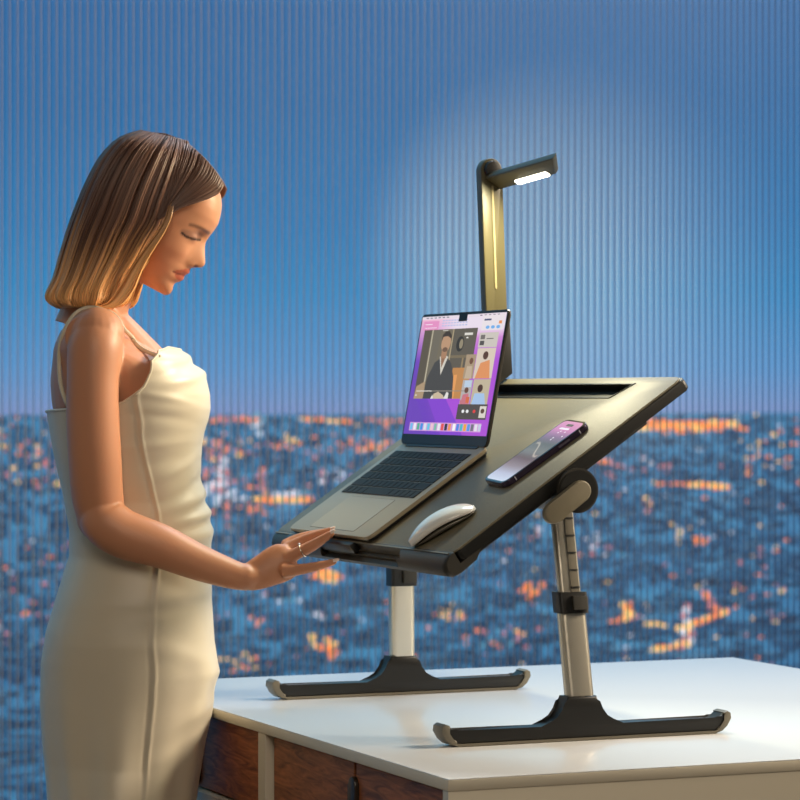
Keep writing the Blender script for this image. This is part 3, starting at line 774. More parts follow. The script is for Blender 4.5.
def mouse():
    A = Vector((.000, .106)); B = Vector((.104, .054)); d = (B - A).normalized(); per = Vector((-d.y, d.x)); L_ = (B - A).length * 1.0
    L_ = .118; cen = A + d * L_ / 2 + per * .004
    M = PM @ Matrix(((d.x, per.x, 0, cen.x), (d.y, per.y, 0, cen.y), (0, 0, 1, 0), (0, 0, 0, 1)))
    mo = empty('computer_mouse', M.translation, 0, label='white low computer mouse lying on the near front corner of the desk', category='mouse')
    I = Matrix.Translation(-M.translation)
    W_ = .060

    def shell(z_of, edge, name, m, s=1.0):
        rings = []; nx = 40
        for i in range(nx + 1):
            t = -math.cos(math.pi * i / nx); x = t * L_ / 2
            hw = W_ / 2 * s * (max(0, 1 - abs(t) ** 3.2)) ** .5 + .0004
            ring = []
            h = z_of(t)
            for k in range(24):
                a = 2 * math.pi * k / 24
                y = hw * math.copysign(abs(math.cos(a)) ** .8, math.cos(a)); sa = math.sin(a)
                z = edge(t) + (h - edge(t)) * (sa ** .9 if sa > 0 else 0) - (0.002 * (-sa) if sa < 0 else 0)
                ring.append(tuple(I @ M @ Vector((x, y, z))))
            rings.append(ring)
        return grid_mesh(name, rings, m=m, parent=mo)
    arch = lambda t: .0065 + .0185 * max(0, 1 - abs(t + .05) ** 2.0) ** .8
    edge = lambda t: .005 + .0115 * max(0, 1 - abs(t) ** 2.0)
    shell(lambda t: arch(t) + .004, edge, 'top_shell', mat('white_gloss_plastic', (232, 230, 222), .16, coat=.4))
    rings = []
    for i in range(25):
        t = -math.cos(math.pi * i / 24); x = t * L_ * .47; hw = W_ * .42 * (max(0, 1 - abs(t) ** 3)) ** .5 + .0003
        rings.append([tuple(I @ M @ Vector((x, hw * math.cos(a), .0006 + (max(.003, edge(t) - .001) - .0006) * (.5 + .5 * math.sin(a))))) for a in np.linspace(0, 2 * math.pi, 16, endpoint=False)])
    grid_mesh('base', rings, m=mat('silver_base', (120, 116, 106), .35, .5), parent=mo)


mouse()

# ------------------------------------------------------------------ the woman
WD = 4.89                                            # distance of her mid-plane from the camera
root0 = CAM + FW * WD + RT * ((139 - 400) / F_PX * WD); root0.z = 0
woman = empty('person', root0, -PSI, label='person with long ombre hair in cream satin dress, hand resting on the desk edge', category='person')


def Lp(px, py, dy=0.0):
    """a point of her own frame (x ahead, y away from the viewer's side, z up) from where it is seen and how far from her mid-plane it lies"""
    k = (WD + dy) / F_PX
    return np.array([(px - 400) * k - (139 - 400) / F_PX * WD, dy, CAM.z + (YH - py) * k])


def to_px(P):
    """for colouring: side-view coordinates of her own frame"""
    k = (WD + P[:, 1]) / F_PX
    return (P[:, 0] + (139 - 400) / F_PX * WD) / k + 400, YH - (P[:, 2] - CAM.z) / k


S0 = WD / F_PX                                       # metres per pixel at her mid-plane
HC = np.array([168.0, 225.0]); HU = np.array([.474, -.881]); HF = np.array([.881, .474])   # head centre, up, front (in picture axes)


def ts(px, py):
    r = np.array([px, py]) - HC; return r @ HF, r @ HU


def hpt(t, s, y):
    p = HC + HF * t + HU * s
    # keep the head's own depth independent of perspective
    b = Lp(p[0], p[1], 0.0); return np.array([b[0], y, b[2]])


prof_px = [(141, 283), (148, 288.5), (157, 294.5), (164, 296.8), (170, 294.5), (172.6, 290), (173.2, 286), (174.8, 282.8), (180.6, 281.6), (183.8, 279.4), (184.6, 276.8), (183.2, 275.2), (187.5, 274.2),
           (190.4, 272.2), (189.6, 269.6), (190.8, 267.6), (196, 267.6), (202.3, 267.6), (205.2, 265), (205.6, 261), (205.2, 255), (205.0, 248), (205.6, 243.5), (207.2, 240), (210.8, 234.5), (215, 229), (218.2, 224), (220.6, 215), (221.8, 206), (221.2, 197), (218, 187), (210, 174), (197, 160), (183, 149), (168, 142)]
base_px = [(141, 283), (148, 288), (156, 292), (161, 292), (165, 290), (167.5, 286), (169.5, 282), (172, 278.5), (175, 276.5), (177.5, 274.5), (179.5, 272.5), (181.5, 270), (183.5, 267), (186, 263), (189, 258), (192.5, 252), (196.5, 246), (201, 240), (206.5, 234.5), (212.5, 228.5), (217, 222.5), (219.6, 215), (221.0, 206), (220.6, 197), (217.8, 187), (210, 174), (197, 160), (183, 149), (168, 142)]
PT_ = np.array([ts(*p) for p in prof_px]); BT_ = np.array([ts(*p) for p in base_px])


def mono(A):
    out = [A[0]]
    for a in A[1:]:
        if a[1] > out[-1][1] + .15: out.append(a)
        else: out.append(np.array([a[0], out[-1][1] + .15]))
    return np.array(out)


PT_, BT_ = mono(PT_), mono(BT_)
s_lo, s_hi = PT_[0, 1], 78.0
Wt = [(-62, .010), (-56, .026), (-50, .036), (-42, .046), (-34, .053), (-20, .061), (-5, .066), (8, .068), (20, .068), (35, .070), (50, .066), (62, .053), (70, .040), (76, .024), (78, .004)]
Bt = [(-62, -16), (-56, -26), (-50, -34), (-42, -42), (-34, -47), (-20, -56), (0, -66), (20, -72), (35, -72), (50, -64), (62, -50), (70, -36), (76, -18), (78, -6)]


def interp(tab, x): a = np.array(tab, float); return np.interp(x, a[:, 0], a[:, 1])


head_rings = []
SS = np.concatenate([np.linspace(s_lo + .5, -2, 110), np.linspace(-1, 70, 60), [72, 74, 75.5, 76.8, 77.6, 78]])
angs = np.linspace(0, 2 * np.pi, 128, endpoint=False)
# finer steps at the front
angs = angs - .35 * np.sin(angs)
for s in SS:
    tp = np.interp(s, PT_[:, 1], PT_[:, 0]); tb = np.interp(s, BT_[:, 1], BT_[:, 0])
    if s > PT_[-1, 1]:                               # crown closes over
        top_t = PT_[-1, 0]; f = (78 - s) / (78 - PT_[-1, 1]); tp = tb = 2 + (top_t - 2) * max(0, 1 - (1 - f) ** 2) ** .5
    back = interp(Bt, s); w = interp(Wt, s); tc_ = back + (tb - back) * float(np.interp(s, [-40, 0], [.45, .5]))
    if s > 70: tc_ = (tb + back) / 2
    ring = []
    for a in angs:
        ca, sa = math.cos(a), math.sin(a)
        e = .86 if ca > 0 else .95
        half = (tb - tc_) if ca > 0 else (tc_ - back)
        y = w * math.copysign(abs(sa) ** .92, sa); t = tc_ + half * math.copysign(abs(ca) ** e, ca)
        ay = abs(y)
        if ca > 0:
            sg = float(np.interp(s, [-62, -46, -38, -28, -22, -13, 6, 16, 22], [.017, .017, .013, .0125, .0108, .0100, .0082, .02, .03]))
            g = math.exp(-(ay / sg) ** 2 * .5)
            t += (tp - tb) * g
            # sockets, closed lids, cheek bones, wings of the nose
            t -= 4.6 * math.exp(-((s - 3.5) / 7.5) ** 2) * math.exp(-((ay - .026) / .014) ** 2)
            t += 5.2 * math.exp(-((s - .5) / 4.2) ** 2) * math.exp(-((ay - .031) / .0115) ** 2)
            t += 2.0 * math.exp(-((s - 13) / 4.0) ** 2) * math.exp(-((ay - .030) / .018) ** 2)
            t += 2.6 * math.exp(-((s + 17) / 9) ** 2) * math.exp(-((ay - .040) / .016) ** 2)
            t += 3.6 * math.exp(-((s + 24.5) / 3.2) ** 2) * math.exp(-((ay - .0125) / .0045) ** 2)
            t -= 1.6 * math.exp(-((s + 39) / 2.0) ** 2) * math.exp(-((ay - .022) / .005) ** 2)
        ring.append(hpt(t, s, y))
    head_rings.append(ring)

body_parts = []                                      # (rings) closed pieces that grow together


def ell(px_f, px_b, py, w, dy=0, e=2.2, K=40, sh=0.0):
    """horizontal section of the trunk seen between px_b and px_f"""
    f = Lp(px_f, py)[0] - sh; b = Lp(px_b, py)[0] + sh; z = Lp(0, py)[2]; c = (f + b) / 2; r = (f - b) / 2; w -= sh
    out = []
    for a in np.linspace(0, 2 * np.pi, K, endpoint=False):
        ca, sa = math.cos(a), math.sin(a)
        out.append((c + r * math.copysign(abs(ca) ** (2 / e), ca), dy + w * math.copysign(abs(sa) ** (2 / e), sa), z))
    return out


TF = [(318, 124), (330, 138), (347, 168), (355, 182), (362, 190), (372, 199), (382, 203.5), (395, 206.5), (408, 207), (420, 205), (432, 201), (445, 198.5), (460, 197.5), (480, 198), (495, 201), (512, 206), (530, 209), (560, 208), (600, 208.5), (640, 211), (660, 214), (672, 214.5), (690, 212), (712, 209), (740, 202.5), (780, 196), (800, 193.5), (900, 184), (1000, 178), (1130, 176)]
TB = [(318, 74), (330, 60), (347, 52), (380, 48), (400, 49), (450, 57), (500, 68), (530, 73), (555, 73), (590, 62), (630, 50), (660, 45), (700, 44), (740, 47), (780, 52), (900, 62), (1000, 66), (1130, 60)]
TW = [(318, .10), (330, .150), (347, .170), (380, .162), (410, .155), (450, .138), (500, .114), (530, .114), (560, .122), (600, .140), (640, .148), (700, .146), (760, .148), (800, .162), (900, .145), (1000, .135), (1130, .15)]
tw = lambda py: (interp(TF, py), interp(TB, py), interp(TW, py))
rings = []
for py in list(np.linspace(318, 700, 60)):
    f, b_, w = tw(py); f = float(np.interp(py, [318, 330, 345, 352, 362, 372], [112, 128, 148, 160, 184, 199])) if py < 372 else f; rings.append(ell(f, b_, py, w, sh=.006))
body_parts.append(rings)
# neck
neck = [(90, 330, .062), (94, 315, .057), (100, 300, .052), (108, 280, .050), (119, 262, .050), (136, 240, .052), (142, 225, .052)]
body_parts.append(tube_rings([Lp(a, b_) for a, b_, _ in neck], [c for *_, c in neck], 28, up=(0, 1, 0)))
# shoulders: a saddle from side to side, and collar region sloping to the chest
body_parts.append(tube_rings(catmull([(Lp(99, 338)[0], y, Lp(92, 340 - 10 * math.cos(y / .16 * 1.5))[2]) for y in (-.165, -.10, -.04, .04, .10, .165)], 20), catmull([[.040], [.042], [.046], [.046], [.042], [.040]], 20)[:, 0], 24))
body_parts.append(tube_rings(catmull([Lp(94, 300), Lp(100, 322), Lp(117, 345), Lp(144, 378)], 14), np.linspace(.038, .058, 14), 24, up=(0, 1, 0)))


def limb(pts, rads, n=40, K=24, flat=1.0):
    P = catmull([p for p in pts], n); Rr = catmull([[r] for r in rads], n)[:, 0]; return tube_rings(P, Rr, K, flat, up=(.05, 1, .1) if abs(P[-1][2] - P[0][2]) > .6 * np.linalg.norm(P[-1] - P[0]) else (0, 0, 1))


def limbpx(lst, n=70, K=56):
    """lst of (px, py, dy, half thickness in px)"""
    return limb([Lp(a, b_, d) for a, b_, d, _ in lst], [r * (WD + d) / F_PX for _, _, d, r in lst], n, K)


A1 = [(97, 338, -.150, 26), (95, 350, -.162, 27.5), (93, 380, -.168, 26), (93, 420, -.166, 26.5), (95, 460, -.160, 26.5), (97, 492, -.150, 26), (101, 515, -.140, 24.5)]
A2 = [(97, 508, -.156, 19), (105, 521, -.158, 24.5), (124, 534, -.160, 24.5), (160, 546, -.158, 22), (195, 561, -.148, 18.5), (222, 571, -.139, 15.8), (238, 576, -.134, 14), (249, 577, -.131, 13), (258, 575, -.129, 9)]
body_parts.append(limbpx(A1)); body_parts.append(limbpx(A2))
for q in (body_parts[-1], body_parts[-2]): pass


def ball(c, r, sx=1, sy=1, sz=1, n=14):
    return [[(c[0] + sx * r * math.sin(t) * math.cos(a), c[1] + sy * r * math.sin(t) * math.sin(a), c[2] + sz * r * math.cos(t)) for a in np.linspace(0, 2 * np.pi, 20, endpoint=False)] for t in np.linspace(.02, math.pi - .02, n)]


body_parts.append(ball(Lp(97, 335, -.148), 27 * S0, n=18)); body_parts.append(ball(Lp(101, 517, -.138), 24 * S0, n=18))
# far arm hangs at her other side
body_parts.append(limb([Lp(95, 338, .150), Lp(92, 380, .168), Lp(92, 450, .165), Lp(98, 510, .160), Lp(108, 570, .175), Lp(118, 640, .195)], [.046, .044, .041, .036, .030, .024], 40))
body_parts.append(limb([Lp(118, 636, .195), Lp(121, 655, .197), Lp(124, 680, .197)], [.024, .030, .022], 12))
for k, (dx, ln) in enumerate(((-6, 30), (-2, 36), (3, 35), (8, 28))):
    body_parts.append(limb([Lp(122 + dx * .7, 676, .197), Lp(125 + dx, 690, .192), Lp(124 + dx, 676 + ln, .186)], [.0095, .009, .0065], 14, 12))
# legs and feet under the dress
for sgn in (-1, 1):
    y = sgn * .066
    body_parts.append(limb([Lp(128, 660, y), Lp(128, 760, y), Lp(126, 880, y), Lp(118, 980, y), Lp(112, 1090, y), Lp(112, 1150, y)], [.078, .072, .056, .053, .040, .036], 40))
    zf = .035
    body_parts.append(limb([(Lp(104, 0)[0], y, zf + .01), (Lp(135, 0)[0], y, zf), (Lp(165, 0)[0], y * 1.1, .026), (Lp(200, 0)[0], y * 1.15, .018)], [.034, .036, .032, .016], 24, 16))

# hand: palm and five fingers (px, py, depth from mid-plane, half thickness px)
HD = .030
HS = 0
palm = [(236, 576, -.133, 9), (244, 577, -.131, 12.5), (252, 576, -.129, 14.8), (264, 571, -.126, 17), (276, 565, -.122, 19), (286, 560.5, -.119, 18.5), (293, 556.5, -.117, 14)]
Pp = [Lp(a, b_, d + HS) for a, b_, d, _ in palm]
body_parts.append(tube_rings(catmull(Pp, 24), catmull([[r * S0] for *_, r in palm], 24)[:, 0], 24, flat=.52, up=(0.25, -.93, .30)))
FING = {
    'index': ([(284, 546, -.090), (298, 539.5, -.086), (312, 535.5, -.092), (325, 532, -.104)], [6.2, 5.8, 5.2, 3.7]),
    'middle': ([(285, 550, -.106), (301, 542.0, -.106), (315, 536.5, -.114), (331, 530.5, -.127)], [6.4, 6.1, 5.5, 3.8]),
    'ring': ([(286, 558, -.126), (301, 551.5, -.130), (315, 544, -.137), (331, 534.0, -.145)], [6.4, 6.2, 5.5, 3.7]),
    'pinky': ([(283, 571, -.140), (299, 569.5, -.148), (316, 566.5, -.156), (334, 561.8, -.163)], [7.4, 5.6, 4.7, 3.2]),
    'thumb': ([(262, 570, -.090), (275, 563, -.074), (287, 556, -.066), (297, 550, -.062)], [8.0, 6.8, 6.0, 4.4]),
}
FING = {k: ([(a, b_, d + HS) for a, b_, d in p_], r_) for k, (p_, r_) in FING.items()}
for k, (pp_, rr) in FING.items():
    body_parts.append(limb([Lp(*q) for q in pp_], [r * S0 for r in rr], 26, 14))
    body_parts.append(ball(Lp(*pp_[-1]), rr[-1] * S0, n=10))
for (a, b_, d) in ((287, 546.5, -.092), (289, 551.5, -.108), (290, 558.5, -.126), (286, 569.5, -.138)):
    body_parts.append(ball(Lp(a, b_, d + HS), 7.0 * S0, n=10))


def join_rings(parts):
    vs, fs = [], []
    for rings in parts:
        rings = np.asarray(rings, float); R, K = rings.shape[:2]; b0 = len(vs); vs += rings.reshape(-1, 3).tolist()
        f0 = len(fs)
        for i in range(R - 1):
            for j in range(K):
                j2 = (j + 1) % K; fs.append((b0 + i * K + j, b0 + i * K + j2, b0 + (i + 1) * K + j2, b0 + (i + 1) * K + j))
        fs.append(tuple(b0 + j for j in range(K))[::-1]); fs.append(tuple(b0 + (R - 1) * K + j for j in range(K)))
    return vs, fs


def remesh(parts, voxel, smooth_iter=3, fac=.5):
    vs, fs = join_rings(parts)
    me = bpy.data.meshes.new('tmp'); me.from_pydata(vs, [], fs)
    bm = bmesh.new(); bm.from_mesh(me); bmesh.ops.recalc_face_normals(bm, faces=bm.faces); bm.to_mesh(me); bm.free()
    o = bpy.data.objects.new('tmp', me); COL.objects.link(o)
    md = o.modifiers.new('r', 'REMESH'); md.mode = 'VOXEL'; md.voxel_size = voxel; md.use_smooth_shade = True
    if smooth_iter:
        sm = o.modifiers.new('s', 'SMOOTH'); sm.factor = fac; sm.iterations = smooth_iter
    dg = bpy.context.evaluated_depsgraph_get(); dg.update()
    new = bpy.data.meshes.new_from_object(o.evaluated_get(dg))
    bpy.data.objects.remove(o); bpy.data.meshes.remove(me)
    for p in new.polygons: p.use_smooth = True
    return new


me = remesh([head_rings] + body_parts, .0026, 3, .5)
me.name = 'person'
n = len(me.vertices); P = np.empty(n * 3, np.float32); me.vertices.foreach_get('co', P); P = P.reshape(-1, 3).astype(float)
X, Y = to_px(P)
skin = np.array(lin((202, 142, 108))); C = np.tile(skin, (n, 1))


def seg_dist(X, Y, poly):
    d = np.full(len(X), 1e9)
    for (x0, y0), (x1, y1) in zip(poly[:-1], poly[1:]):
        vx, vy = x1 - x0, y1 - y0; t = np.clip(((X - x0) * vx + (Y - y0) * vy) / (vx * vx + vy * vy), 0, 1)
        d = np.minimum(d, np.hypot(X - x0 - t * vx, Y - y0 - t * vy))
    return d


def blend(mask, c):
    global C
    C = C * (1 - mask[:, None]) + np.array(lin(c)) * mask[:, None]


# side-view coordinates on the head are taken at mid-plane scale
Xh = (P[:, 0] + (139 - 400) / F_PX * WD) / S0 + 400; Yh = YH - (P[:, 2] - CAM.z) / S0
head = (Yh < 300) & (Xh > 130); ay = np.abs(P[:, 1])


def soft(d, r, f=.8): return np.clip((r - d) / f + .5, 0, 1) * head


blend(.25 * soft(seg_dist(Xh, Yh, [(163, 262), (172, 254)]), 12, 14), (206, 128, 98))
# lid shade painted in with the make-up, then lashes, brow
far_enough = (ay > .012)
blend(.62 * far_enough * soft(seg_dist(Xh, Yh, [(186, 234.5), (192, 235.5), (200, 236.5)]), 3.4, 3), (120, 84, 74))
blend(.95 * far_enough * soft(seg_dist(Xh, Yh, [(184.5, 234.8), (188.5, 238.2), (194, 240.2), (201.5, 240.4)]), 1.2, .9), (30, 22, 24))
blend(.62 * (ay > .007) * soft(seg_dist(Xh, Yh, [(192.5, 226.6), (197, 227.4), (203, 229.4), (209, 233.4)]), 1.5, 1.6), (84, 56, 46))


def inpoly(X, Y, poly):
    c = np.zeros(len(X), bool); m = len(poly)
    for i in range(m):
        x0, y0 = poly[i]; x1, y1 = poly[(i + 1) % m]
        c ^= ((y0 > Y) != (y1 > Y)) & (X < (x1 - x0) * (Y - y0) / (y1 - y0 + 1e-9) + x0)
    return c


lip_ = inpoly(Xh, Yh, [(174.5, 271.6), (180, 270.6), (186, 269.2), (193, 268.6), (193, 276), (187, 281.2), (181, 282.6), (176.5, 278)]) & (ay < .027) & head
blend(.8 * lip_, (176, 84, 66))
blend(.9 * soft(seg_dist(Xh, Yh, [(174, 271.8), (179, 274.4), (184.5, 275.2)]), .8, .7) * (ay < .027), (92, 40, 32))
blend(.85 * (ay < .012) * (ay > .003) * soft(np.hypot(Xh - 196.5, Yh - 267.2), 2.4, 1.2), (96, 48, 38))  # dark of the nostril hollow painted into the skin colour
set_cols(me, C)
M_skin = vmat('skin', .46, .12, .42)
from mathutils.bvhtree import BVHTree
bvh = BVHTree.FromPolygons([v.co.copy() for v in me.vertices], [tuple(p.vertices) for p in me.polygons])
body = link('body', me, woman, M_skin)
body.name = 'body'

# nails and ring
M_nail = mat('pale_nail', (240, 216, 204), .2)
for k, r_ in (('ring', 2.7), ('middle', 2.7), ('index', 2.6), ('pinky', 2.4)):
    pp_, rr = FING[k]; a = Lp(*pp_[-2]); b_ = Lp(*pp_[-1]); d = (b_ - a) / np.linalg.norm(b_ - a)
    nn = np.array([-.15, -.62, .77]); nn -= d * (nn @ d); nn /= np.linalg.norm(nn); s_ = np.cross(d, nn)
    c = b_ + d * .003 + nn * rr[-1] * S0 * .62
    rings = []
    for t in np.linspace(.03, math.pi - .03, 12):
        rings.append([tuple(c + d * (-.0075 * math.cos(t)) + s_ * (r_ * S0 * 1.0 * math.sin(t) ** .7 * math.cos(p)) + nn * (.0017 * math.sin(t) * math.sin(p) - .0012 * math.cos(p) ** 2)) for p in np.linspace(0, 2 * np.pi, 14, endpoint=False)])
    grid_mesh('fingernail', rings, m=M_nail, parent=woman)
M_silver = mat('silver', (225, 215, 200), .18, 1.0)
a, b_ = Lp(*FING['ring'][0][1]), Lp(*FING['ring'][0][2]); d = (b_ - a) / np.linalg.norm(b_ - a); c0 = a + d * .004
u_ = np.cross(d, (0, 0, 1)); u_ /= np.linalg.norm(u_); v_ = np.cross(u_, d)
R0 = 6.5 * S0; rings = []
for t in np.linspace(0, 2 * np.pi, 33):
    o_ = math.cos(t) * u_ + math.sin(t) * v_
    rings.append([tuple(c0 + o_ * (R0 + .0011 * math.cos(p)) + d * .0013 * math.sin(p)) for p in np.linspace(0, 2 * np.pi, 8, endpoint=False)])
rg_ = grid_mesh('finger_ring', rings, caps=False, m=M_silver, parent=woman)
gc = c0 + (-u_ * .3 + v_ * .95) / 1.0 * (R0 + .001) if u_[1] > 0 else c0 + (u_ * .3 + v_ * .95) * (R0 + .001)
grid_mesh('gem', ball(gc, .0026, n=8), m=mat('clear_gem', (240, 240, 245), .05, .3), parent=rg_)

# ---- dress: shell around the trunk; its upper edge dips under the arms, folds run across the satin
M_satin = mat('cream_satin', (212, 201, 178), .42, spec=.5)
b = M_satin.node_tree.nodes['Principled BSDF']; b.inputs['Sheen Weight'].default_value = .15
K = 330


def top_edge(a):
    """picture height of the dress's upper edge, a = 0 at her front, pi at her back"""
    x = abs(math.atan2(math.sin(a), math.cos(a)))
    return float(np.interp(x, [0, .35, .75, 1.05, 1.3, 1.55, 1.9, 3.15], [350, 348, 352, 362, 388, 403, 408, 412]))


def trunk(a, py, grow):
    f, b_, w = interp(TF, py), interp(TB, py), interp(TW, py)
    fx = Lp(f, py)[0]; bx = Lp(b_, py)[0]; c = (fx + bx) / 2; r = (fx - bx) / 2; e = 2 / 2.2
    ca, sa = math.cos(a), math.sin(a)
    return np.array([c + (r + grow) * math.copysign(abs(ca) ** e, ca), (w + grow) * math.copysign(abs(sa) ** e, sa), Lp(0, py)[2]])


rows_ = np.concatenate([np.linspace(0, 1, 150)]); hem = 1120
def folds(a, py):
    x = math.atan2(math.sin(a), math.cos(a)); ax = abs(x); g = 0
    # draped cowl at the neckline
    if py < 420:
        g += .0075 * math.exp(-((py - 352 - 9 * ax) / 7) ** 2) * math.exp(-(ax / .8) ** 2)
        g += .0050 * math.exp(-((py - 371 - 14 * ax) / 5) ** 2) * math.exp(-(ax / .9) ** 2) - .005 * math.exp(-((py - 362 - 12 * ax) / 4.5) ** 2) * math.exp(-(ax / .9) ** 2)
    # pulls across the side from the bust, then slack folds at the waist
    for (y0, k, wd, am, x0, xs) in ((398, -14, 4, .0020, 1.0, .5), (418, -8, 6, -.0025, .9, .6), (444, 6, 5, .0022, 1.1, .5), (458, 16, 6, -.0020, .9, .5), (470, 26, 5, .0026, .8, .5),
                                    (486, 22, 5, -.0035, .5, .5), (496, 16, 5, .0045, .3, .6), (506, 14, 5, -.0035, .4, .5), (514, 10, 5, .0042, .3, .6), (524, 8, 5, -.0028, .5, .5), (534, 6, 6, .0030, .4, .6), (547, 3, 6, -.0020, .5, .6),
                                    (592, 5, 6, .0016, .9, .6), (604, 8, 6, -.0014, .9, .6), (650, -20, 9, .0018, .8, .5), (672, -2, 7, .0035, .12, .35), (692, 6, 9, -.0022, .2, .5), (712, 26, 8, .0016, .6, .6)):
        g += am * math.exp(-((py - y0 - k * (ax - x0)) / wd) ** 2) * math.exp(-((ax - x0) / xs) ** 2)
    if py > 620:
        q = min(1, (py - 620) / 240); g += q * (.010 * math.sin(5 * ax + .6) * math.exp(-((ax - 1.9) / .9) ** 2) + .004 * math.sin(11 * ax + py * .004))
    # side seam
    x0 = np.interp(py, [405, 480, 572, 800], [1.38, 1.22, 1.25, 1.2]) + .003 * math.sin(py * .16)
    g += .0020 * math.exp(-((ax - x0) / .022) ** 2) - .0012 * math.exp(-((ax - x0 - .05) / .03) ** 2)
    return g


dr = []
for r_ in np.linspace(0, 1, 260):
    ring = []
    for a in np.linspace(0, 2 * np.pi, K, endpoint=False):
        t0 = top_edge(a); py = t0 + (hem - t0) * r_ ** 1.25
        ring.append(tuple(trunk(a, py, .0055 + folds(a, py))))
    dr.append(ring)
# inner side of the upper edge
dress = grid_mesh('dress', dr, caps=False, m=M_satin, parent=woman)
md = dress.modifiers.new('cloth_thickness', 'SOLIDIFY'); md.thickness = .0022; md.offset = -1
edge_path = [trunk(a, top_edge(a), .006 + folds(a, top_edge(a))) for a in np.linspace(0, 2 * np.pi, 180, endpoint=False)]
edge_path.append(edge_path[0])
grid_mesh('hem_piping', tube_rings(edge_path, .0022, 8), caps=False, m=M_satin, parent=dress)
for sgn in (-1, 1):
    ax = .84 * sgn
    if sgn < 0:
        pts = [trunk(-.86, 358, .008), Lp(137, 349, -.118), Lp(127, 335, -.128), Lp(119, 324, -.132), Lp(111, 313, -.128), Lp(101, 305.8, -.118), Lp(90, 304.0, -.112), Lp(80, 307, -.112), Lp(70, 315, -.115), Lp(60, 335, -.118), Lp(52, 370, -.115), trunk(-2.2, 405, .008)]
    else:
        pts = [trunk(.86, 358, .008), Lp(137, 349, .118), Lp(119, 324, .128), Lp(104, 306, .118), Lp(90, 303, .112), Lp(72, 312, .112), Lp(58, 340, .118), trunk(2.2, 405, .008)]
    sp_ = catmull(pts, 90)
    for i in range(4, 84):
        hit = bvh.ray_cast(Vector((sp_[i][0], sgn * 1.0, sp_[i][2])), Vector((0, -sgn, 0))) if i < 24 else (None,)
        if hit[0] is None: hit = bvh.find_nearest(Vector(sp_[i]))
        if hit[0] is not None: sp_[i] = np.array(hit[0] + hit[1] * .0022)
    for _ in range(16): sp_[1:-1] = (sp_[:-2] + 2 * sp_[1:-1] + sp_[2:]) / 4
    grid_mesh('shoulder_strap', tube_rings(sp_, .0038, 8, flat=.45, up=(0, 1, 0)), m=M_satin, parent=dress)

# ---- hair: a full inner mass and a layer of separate strands
HF1 = [(186, 141), (188, 160), (183.5, 185), (176.5, 208), (170.5, 228), (160, 244), (149, 262), (139, 277), (134, 291), (130, 302), (124, 308)]
HB1 = [(142, 131), (121, 140), (103, 159), (90, 183), (79, 209), (70, 234), (63, 258), (57, 280), (50, 295), (52, 303), (60, 309)]
HW1 = [.030, .072, .090, .095, .095, .093, .092, .096, .104, .110, .108]
n1 = len(HF1)


def hair_pt(q, ph, grow=0.0):
    """q: crown to ends, ph: 0 at the face side, pi/2 at her near side, pi at the back"""
    u = q * (n1 - 1); k = min(int(u), n1 - 2); t = u - k
    def cr(L):
        L = np.array(L, float); Pm = L[max(k - 1, 0)]; a = L[k]; b = L[k + 1]; d = L[min(k + 2, n1 - 1)]
        return .5 * (2 * a + (b - Pm) * t + (2 * Pm - 5 * a + 4 * b - d) * t * t + (3 * a - Pm - 3 * b + d) * t ** 3)
    f = cr(HF1); b = cr(HB1); w = float(cr([[x] for x in HW1])[0])
    c = (f + b) / 2; h = (f - b) / 2; ca, sa = math.cos(ph), math.sin(ph)
    p = c + h * ca * (1 + grow / (np.hypot(*h) * S0 + 1e-6)); base = Lp(p[0], p[1])
    return np.array([base[0], -(w + grow) * math.copysign(abs(sa) ** .55, sa), base[2]])


def ombre(q, rnd, hi):
    dark = np.array(lin((74, 48, 40))); mid = np.array(lin((134, 98, 78))); blond = np.array(lin((250, 186, 116)))
    c = dark + (mid - dark) * (hi * .9 + .12)
    t = min(1, max(0, (q - .36 - .20 * rnd) / .36)); return c + (blond * (.72 + .4 * hi) - c) * t


rh = random.Random(11)
mass_r, mass_c = [], []
for i in range(60):
    q = i / 59; mass_r.append([hair_pt(q, a, -.006) for a in np.linspace(0, 2 * np.pi, 72, endpoint=False)]); mass_c.append([ombre(q, .5, .12)] * 72)
M_hair = vmat('ombre_hair', .42, 0, .5)
b = M_hair.node_tree.nodes['Principled BSDF']; b.inputs['Anisotropic'].default_value = .5
hair = grid_mesh('hair', mass_r, m=M_hair, parent=woman, cols=mass_c)


def strands_mesh(name, paths, cols, rad, parent, K=4):
    V, F, Cc = [], [], []; b0 = 0
    for P_, c_, r_ in zip(paths, cols, rad):
        rg_ = tube_rings(P_, r_, K, up=(.3, .9, .2)); n_ = len(P_); V.append(rg_.reshape(-1, 3)); Cc.append(np.repeat(c_, K, 0))
        for i in range(n_ - 1):
            for j in range(K):
                j2 = (j + 1) % K; F.append((b0 + i * K + j, b0 + i * K + j2, b0 + (i + 1) * K + j2, b0 + (i + 1) * K + j))
        b0 += n_ * K
    me = bpy.data.meshes.new(name); me.from_pydata(np.concatenate(V).tolist(), [], F); set_cols(me, np.concatenate(Cc))
    return link(name, me, parent, M_hair, True)


